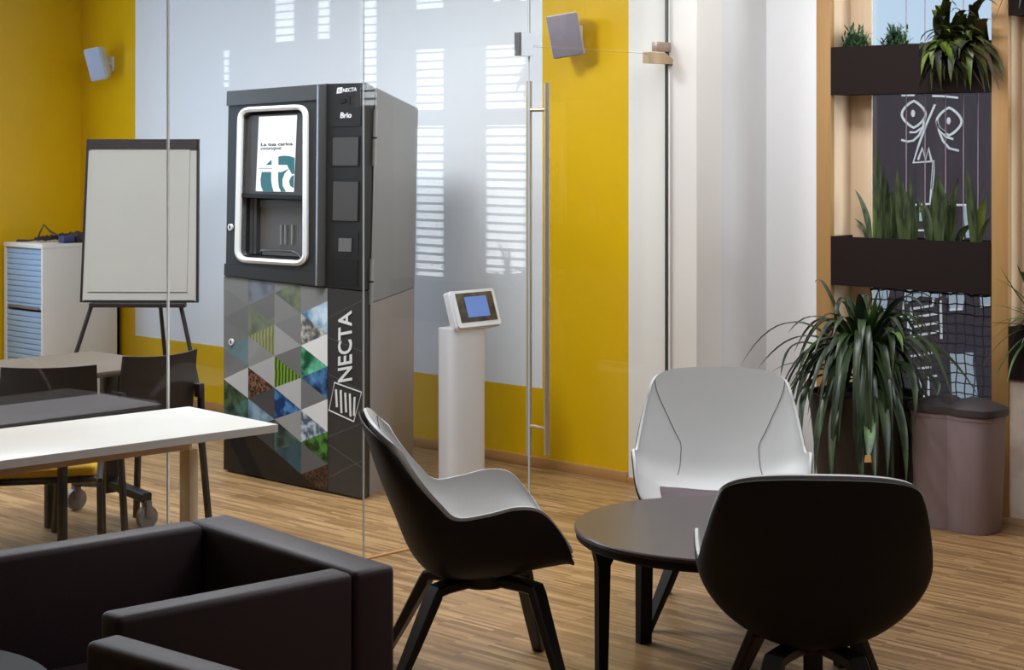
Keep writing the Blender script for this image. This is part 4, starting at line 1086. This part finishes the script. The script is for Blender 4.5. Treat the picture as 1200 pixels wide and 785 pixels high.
# dark foliage at the top right corner
random.seed(22); b = MB()
base = Vector((-3.72, WY-0.0, 2.5))
for k in range(60):
    o = base+Vector((random.uniform(-0.1, 0.25), random.uniform(-0.01, 0.08), 0)); e2 = Vector((random.uniform(-0.13, 0.2), -0.07-random.uniform(0, 0.05), random.uniform(-0.27, 0.1)))
    tip = o+e2; b.leaf(o, Vector((o.x, o.y-0.05, o.z+0.1)), tip, 0.04, 6, base=0.5)
t = thing('trailing_plant', 'dark trailing plant at the top right corner beyond the second oak post', 'plant', tuple(base)); b.done('foliage', MT['leaf_fern'], t, 60)
# snake plants
def snake(leaves, label):
    base = on_y(leaves[0][0], 277, PYm); base.z = 1.215
    t = thing('snake_plant', label, 'plant', tuple(base), 0, 'upright snake plants in the middle trough')
    b = MB(); b2 = MB()
    for k, L_ in enumerate(leaves):
        bx, tx, ty, w = L_[:4]; lite = len(L_) > 4
        yy = PYm+(k % 3-1)*0.045
        o = on_y(bx, 277, yy); o.z = 1.215; tp = on_y(tx, ty, yy+0.02*((k % 2)*2-1))
        m_ = (o+tp)/2+Vector(((o.x-tp.x)*0.35, 0, 0.03))
        (b2 if lite else b).leaf(o, m_, tp, w*o.length/F*1.0, 9, 0.22, side=Vector((0.86, 0.5+0.3*((k % 2)*2-1), 0)), tip=0.06, base=0.6)
    b.done('blades', MT['leaf_snake'], t, 60)
    if len(b2.bm.faces): b2.done('pale_blades', MT['leaf_lime'], t, 60)
    else: b2.bm.free()
snake([(1031, 1027, 165, 9), (1020, 1002, 222, 7), (1036, 1036, 193, 8), (1028, 1035, 206, 9), (1043, 1040, 210, 8), (1016, 1001, 256, 5), (1040, 1047, 222, 8), (1024, 1030, 190, 5, 1)], 'tallest snake plant at the left end of the middle trough')
snake([(1057, 1051, 199, 11), (1067, 1066, 207, 9), (1050, 1044, 224, 10), (1063, 1058, 214, 10), (1069, 1064, 236, 4, 1), (1072, 1077, 232, 6)], 'snake plant with dense blades in the left middle of the middle trough')
snake([(1101, 1100, 205, 15), (1095, 1093, 222, 10), (1110, 1108, 226, 12), (1090, 1080, 234, 9), (1112, 1124, 206, 7), (1107, 1104, 215, 10), (1087, 1074, 228, 4), (1116, 1120, 236, 7)], 'snake plant with the widest dark clump, right of the middle in the trough')
snake([(1141, 1132, 196, 10), (1143, 1156, 230, 12, 1), (1122, 1141, 262, 8), (1147, 1163, 252, 5), (1144, 1140, 222, 6)], 'snake plant with one lime blade at the right end of the middle trough')
# trellis wires
for x in (1062, 1084, 1108, 1129, 1146):
    p_ = on_y(x, 200, WY+0.155); b = MB(); b.tube([(p_.x, p_.y, 1.25), (p_.x, p_.y, 2.95)], 0.0022, 6)
    tag(b.done('trellis_wire', MT['wire']), 'thin upright wire stretched before the painted face above the middle trough', 'wire', 'upright trellis wires in the bay')
# net
b = MB(); NYp = WY+0.15; xL, xR = P1b+0.13, P2a-0.003; cell = 0.047
random.seed(5)
def npt(x, z): return (x+0.004*math.sin(z*40+x*13), NYp, z+0.003*math.sin(x*34)+0.002*math.sin(x*90+z*20))
x = xL
while x < xR:
    b.tube([npt(x, 0.45+0.56*k/24) for k in range(25)], 0.0032, 5); x += cell
z = 0.47
while z < 1.0:
    b.tube([npt(xL+(xR-xL)*k/40, z) for k in range(41)], 0.0032, 5); z += cell
b.tube([npt(xL+(xR-xL)*k/60, 0.985+0.012*abs(math.sin(k*0.35))) for k in range(61)], 0.006, 6)
tag(b.done('rope_net', MT['net'], smooth=60), 'black knotted rope net stretched below the middle trough', 'net')
# pale wood sheet left of the net
b = MB(); b.box((P1b+0.001, WY+0.165, 0.45), (P1b+0.125, WY+0.17, 2.95)); struct(b.done('trim_6', MT['lit_wood'], smooth=0))

# big strap-leaf plant in a pot
pc = Vector((-4.40, 6.98, 0))
t = thing('strap_leaf_plant', 'large potted plant with long arching strap leaves beside the grey bin', 'plant', tuple(pc))
b = MB(); b.lathe([(0, 0), (0.19, 0), (0.2, 0.01), (0.255, 0.50), (0.262, 0.53), (0.262, 0.56), (0.245, 0.56), (0.24, 0.5), (0, 0.5)], 56, (pc.x, pc.y, 0)); b.done('pot', mat('black_brown_pot', (30, 23, 23), 0.5), t)
b = MB(); b.lathe([(0, 0.5), (0.238, 0.5), (0.238, 0.525), (0, 0.53)], 40, (pc.x, pc.y, 0)); b.done('soil', MT['soil'], t)
b = MB(); b.tube([(pc.x, pc.y, 0.5), (pc.x+0.01, pc.y, 0.6), (pc.x, pc.y, 0.72)], 0.03, 10); b.done('trunk', MT['stem'], t)
crown = Vector((pc.x, pc.y-0.0, 0.70))
random.seed(42); b = MB(); bm_ = MB()
def LF(bx, by, mx_, my_, tx, ty, y0=6.9, y1=6.8, w=0.034, mid=False):
    p0 = on_y(bx, by, y0); p2 = on_y(tx, ty, y1); pm = on_y(mx_, my_, (y0+y1)/2); c_ = pm*2-(p0+p2)*0.5
    (bm_ if mid else b).leaf(p0, c_, p2, w*1.4, 14, 0.3, tip=0.04, base=0.6)
# arching leaves read off the photograph, each at its own depth
for L_ in ((1000,428, 930,378, 868,428, 6.92,6.85,.026), (1000,432, 945,394, 888,432, 6.9,6.95,.028), (998,434, 940,402, 915,440, 6.9,6.72,.03), (1000,440, 940,425, 900,440, 6.9,6.78,.024),
           (1002,440, 955,435, 916,465, 6.9,6.65,.03), (1004,432, 972,345, 955,331, 6.95,6.98,.02), (1008,430, 1000,385, 990,352, 6.98,6.9,.036), (1012,432, 1016,380, 1022,345, 6.98,7.0,.036),
           (1014,432, 1030,385, 1048,345, 6.98,7.05,.034), (1008,425, 988,355, 978,392, 6.95,6.85,.034), (1006,430, 1010,350, 1018,370, 6.92,6.84,.034), (1016,428, 1040,385, 1046,440, 6.9,6.75,.03),
           (1018,430, 1060,395, 1098,440, 6.92,6.8,.03), (1018,432, 1075,395, 1118,475, 6.95,6.86,.034), (1020,436, 1080,400, 1150,470, 7.0,7.02,.034), (1016,440, 1085,440, 1098,465, 6.9,6.8,.022),
           (1004,445, 968,470, 955,560, 6.85,6.6,.036), (1006,448, 980,480, 975,575, 6.85,6.58,.034), (1010,450, 1006,500, 1012,585, 6.8,6.62,.036), (1016,450, 1035,480, 1040,560, 6.85,6.62,.034), (1020,448, 1052,480, 1062,570, 6.85,6.66,.034),
           (1002,442, 950,450, 940,520, 6.85,6.62,.032), (1014,446, 1020,500, 1026,570, 6.8,6.6,.034), (1018,440, 1062,430, 1072,500, 6.9,6.72,.03)):
    LF(*L_)
LF(1014,450, 1019,500, 1017,540, 6.8,6.59,.04, True); LF(1010,446, 1002,400, 996,360, 6.95,6.9,.034, True); LF(1016,440, 1044,392, 1058,412, 6.9,6.74,.03, True)
for k in range(84):
    a_ = random.uniform(0, 2*math.pi); l = random.uniform(0.34, 0.6); up_ = random.uniform(-0.05, 0.32)
    d = Vector((math.cos(a_)*l*0.78, math.sin(a_)*l*0.6, 0))
    if d.y > 0.22: d.y = 0.22
    if d.x > 0.30 : d.x = 0.30
    o = crown+Vector((math.cos(a_)*0.03, math.sin(a_)*0.03, random.uniform(-0.04, 0.05)))
    tip = o+d+Vector((0, 0, up_-random.uniform(0.1, 0.42)))
    b.leaf(o, o+d*0.5+Vector((0, 0, up_+0.1)), tip, random.uniform(0.034, 0.052), 12, 0.3, tip=0.04, base=0.6)
for k in range(34):
    a_ = random.uniform(math.pi*1.02, math.pi*1.98); l = random.uniform(0.2, 0.36); o = crown+Vector((math.cos(a_)*0.03, -0.03, random.uniform(-0.05, 0.05)))
    d = Vector((math.cos(a_)*l, math.sin(a_)*0.1-0.2, 0)); tip = o+d*1.05+Vector((0, 0, -random.uniform(0.2, 0.5)))
    b.leaf(o, o+d*0.75+Vector((0, 0, random.uniform(0.16, 0.3))), tip, random.uniform(0.03, 0.046), 12, 0.3, tip=0.04, base=0.6)
for k in range(14):
    a_ = random.uniform(0, 2*math.pi); o = crown+Vector((0, 0, 0.02)); d = Vector((math.cos(a_)*0.09, math.sin(a_)*0.08, random.uniform(0.2, 0.32)))
    bm_.leaf(o, o+d*0.5+Vector((0, 0, 0.03)), o+d*1.0, 0.034, 10, 0.35, tip=0.04, base=0.6)
b.done('dark_leaves', MT['leaf_dark'], t, 60); bm_.done('light_leaves', MT['leaf_mid'], t, 60)
b = MB(); p_ = on_y(1017, 537, 6.588); b.loft([p_+Vector((-0.018, 0, -0.02)), p_+Vector((0.018, 0, -0.015)), p_+Vector((0.015, 0, 0.015)), p_+Vector((-0.014, 0, 0.012))], [p_+Vector((-0.018, 0.003, -0.02)), p_+Vector((0.018, 0.003, -0.015)), p_+Vector((0.015, 0.003, 0.015)), p_+Vector((-0.014, 0.003, 0.012))])
b.done('cut_leaf_stub', MT['leaf_cut'], t, 0)
# spider plant at the right edge
random.seed(9); base = Vector((-3.70, WY+0.04, 0.85)); b = MB()
t = thing('spider_plant', 'spider plant with thin green leaves in the lowest trough at the right edge', 'plant', tuple(base))
def LF2(bx, by, mx_, my_, tx, ty, w=0.02):
    p0 = on_y(bx, by, WY+0.03); p2 = on_y(tx, ty, WY-0.14); pm = on_y(mx_, my_, WY-0.06); c_ = pm*2-(p0+p2)*0.5
    b.leaf(p0, c_, p2, w, 12, 0.3, tip=0.05, base=0.7)
for L_ in ((1225,385, 1195,350, 1172,312), (1222,380, 1195,345, 1163,325), (1222,385, 1195,366, 1160,356), (1222,388, 1190,380, 1135,378), (1222,388, 1185,392, 1150,432), (1225,388, 1190,405, 1165,448), (1225,390, 1195,410, 1180,452), (1228,385, 1205,340, 1192,310), (1228,385, 1200,372, 1160,402), (1232,385, 1205,335, 1199,318)):
    LF2(*L_)
for k in range(30):
    a_ = random.uniform(-0.3, math.pi+0.3); l = random.uniform(0.15, 0.32); d = Vector((math.cos(a_)*l, -abs(math.sin(a_))*l*0.7, 0))
    b.leaf(base, base+d*0.5+Vector((0, 0, random.uniform(0.1, 0.2))), base+d+Vector((0, 0, random.uniform(-0.16, 0.12))), 0.018, 9, 0.3, tip=0.05, base=0.7)
b.done('leaves', MT['leaf_mid'], t, 60)

# double waste bin
br0, br1 = on_z(1175, 627, 0), None
t = thing('waste_bin', 'taupe double waste bin with a dark domed lid under the net', 'bin', (-3.93, 7.05, 0))
bcx, bcy = -3.935, 7.0; bw, bd, bh = 0.205, 0.118, 0.515
def bin_ring(k, z, nn=64):
    out = []
    for i in range(nn):
        a_ = 2*math.pi*i/nn; c_, s_ = math.cos(a_), math.sin(a_)
        x = bw*math.copysign(abs(c_)**0.55, c_); y = bd*math.copysign(abs(s_)**0.55, s_)
        y *= 1-0.2*math.exp(-(x/0.03)**2)
        out.append(Vector((bcx+x*k, bcy+y*k, z)))
    return out
def rings(L_, name, m, smooth=40):
    b = MB(); V = [[b.bm.verts.new(p) for p in r] for r in L_]
    for A, B in zip(V, V[1:]):
        for i in range(len(A)): b.face([A[i], A[(i+1) % len(A)], B[(i+1) % len(A)], B[i]])
    b.face(V[0][::-1]); b.face(V[-1]); return b.done(name, m, t, smooth)
rings([bin_ring(0.88, 0.0), bin_ring(0.91, 0.01), bin_ring(1.0, bh-0.03), bin_ring(1.0, bh)], 'body', MT['bin_body'])
rings([bin_ring(1.0, bh-0.022), bin_ring(1.02, bh-0.02), bin_ring(1.02, bh-0.004), bin_ring(1.0, bh-0.002)], 'rim', MT['bin_body'])
def lid_ring(k, z):
    r = bin_ring(k, z)
    for p in r: p.z += 0.0
    return r
b = MB(); G = []
V = [[b.bm.verts.new(p) for p in bin_ring(1.07, bh+0.0)], [b.bm.verts.new(p) for p in bin_ring(1.08, bh+0.012)], [b.bm.verts.new(p) for p in bin_ring(1.07, bh+0.03)]]
for k in (0.9, 0.7, 0.5, 0.3, 0.1):
    row = []
    for p in bin_ring(1.07*k, 0):
        dx = (p.x-bcx)/bw; dome = 0.03+0.045*(1-k**2)*(1-0.75*math.exp(-(dx/0.14)**2))
        row.append(b.bm.verts.new((p.x, p.y, bh+dome)))
    V.append(row)
for A, B in zip(V, V[1:]):
    for i in range(len(A)): b.face([A[i], A[(i+1) % len(A)], B[(i+1) % len(A)], B[i]])
b.face(V[0][::-1]); b.face(V[-1]); b.done('lid', MT['bin_lid'], t, 50)

# ------------------------------------------------------------------ light
w = bpy.data.worlds.new('sky'); scene.world = w; w.use_nodes = True
N, L = w.node_tree.nodes, w.node_tree.links
bg = N['Background']
tc = N.new('ShaderNodeTexCoord'); dt = N.new('ShaderNodeVectorMath'); dt.operation = 'DOT_PRODUCT'
dv = Vector((0.72, 0.68, 0.12)).normalized(); dt.inputs[1].default_value = dv
L.new(tc.outputs['Generated'], dt.inputs[0])
mr = N.new('ShaderNodeMapRange'); mr.inputs['From Min'].default_value = 0.45; mr.inputs['From Max'].default_value = 0.97; mr.clamp = True; mr.interpolation_type = 'SMOOTHSTEP'
L.new(dt.outputs['Value'], mr.inputs['Value'])
nz = N.new('ShaderNodeTexNoise'); nz.inputs['Scale'].default_value = 5; nz.inputs['Detail'].default_value = 4; L.new(tc.outputs['Generated'], nz.inputs['Vector'])
c0 = N.new('ShaderNodeMix'); c0.data_type = 'RGBA'; c0.inputs['A'].default_value = rgb(166, 202, 238); c0.inputs['B'].default_value = rgb(226, 238, 248)
L.new(nz.outputs['Fac'], c0.inputs['Factor'])
c1_ = N.new('ShaderNodeMix'); c1_.data_type = 'RGBA'; c1_.inputs['B'].default_value = (10.0, 10.2, 10.5, 1)
L.new(mr.outputs[0], c1_.inputs['Factor']); L.new(c0.outputs['Result'], c1_.inputs['A']); L.new(c1_.outputs['Result'], bg.inputs['Color'])
bg.inputs['Strength'].default_value = 1.0

def area(name, loc, direction, sx, sy, energy, col):
    li = bpy.data.lights.new(name, 'AREA'); li.shape = 'RECTANGLE'; li.size = sx; li.size_y = sy; li.energy = energy; li.color = [lin(c) for c in col]
    o = bpy.data.objects.new(name, li); COL.objects.link(o); o.location = loc
    o.rotation_euler = Vector(direction).to_track_quat('-Z', 'Y').to_euler(); return o
area('daylight_left_window', (LX-0.07, 4.45, 1.8), (1, 0, 0), 1.7, 2.2, 95, (196, 222, 255))
for nm, x, y, sx, sy, e_ in (('meeting_front', -7.8, 3.0, 1.2, 1.2, 44), ('meeting_back', -7.6, 4.6, 1.2, 0.6, 34), ('meeting_door', -6.1, 4.6, 0.6, 1.0, 86), ('lounge', -3.0, 4.6, 1.2, 1.2, 34), ('window_side', -4.3, 6.2, 1.6, 0.5, 42), ('entrance', -0.6, 3.2, 1.2, 1.2, 11)):
    area('added_fill_'+nm, (x, y, CZ-0.02), (0, 0, -1), sx, sy, e_, (246, 249, 255))  # unseen fill lights added at ceiling height to brighten both rooms

# ------------------------------------------------------------------ camera and view
cam = bpy.data.cameras.new('camera'); cam.sensor_width = 36; cam.lens = F/1200*36; cam.shift_y = -(392.5-170)/1200
co = bpy.data.objects.new('camera', cam); COL.objects.link(co); co.location = (0, 0, EYE)
co.rotation_euler = (R(90), 0, math.asin(SN)); cam.clip_end = 100
scene.camera = co
for o in list(scene.objects):
    if '_local' in o: del o['_local']
vs = scene.view_settings; vs.view_transform = 'Standard'; vs.look = 'None'; vs.gamma = 1.0; vs.use_curve_mapping = False; vs.exposure = 0.0
cy_ = scene.cycles
cy_.max_bounces = 10; cy_.diffuse_bounces = 4; cy_.glossy_bounces = 4; cy_.transparent_max_bounces = 16
cy_.use_denoising = True; cy_.sample_clamp_indirect = 6.0
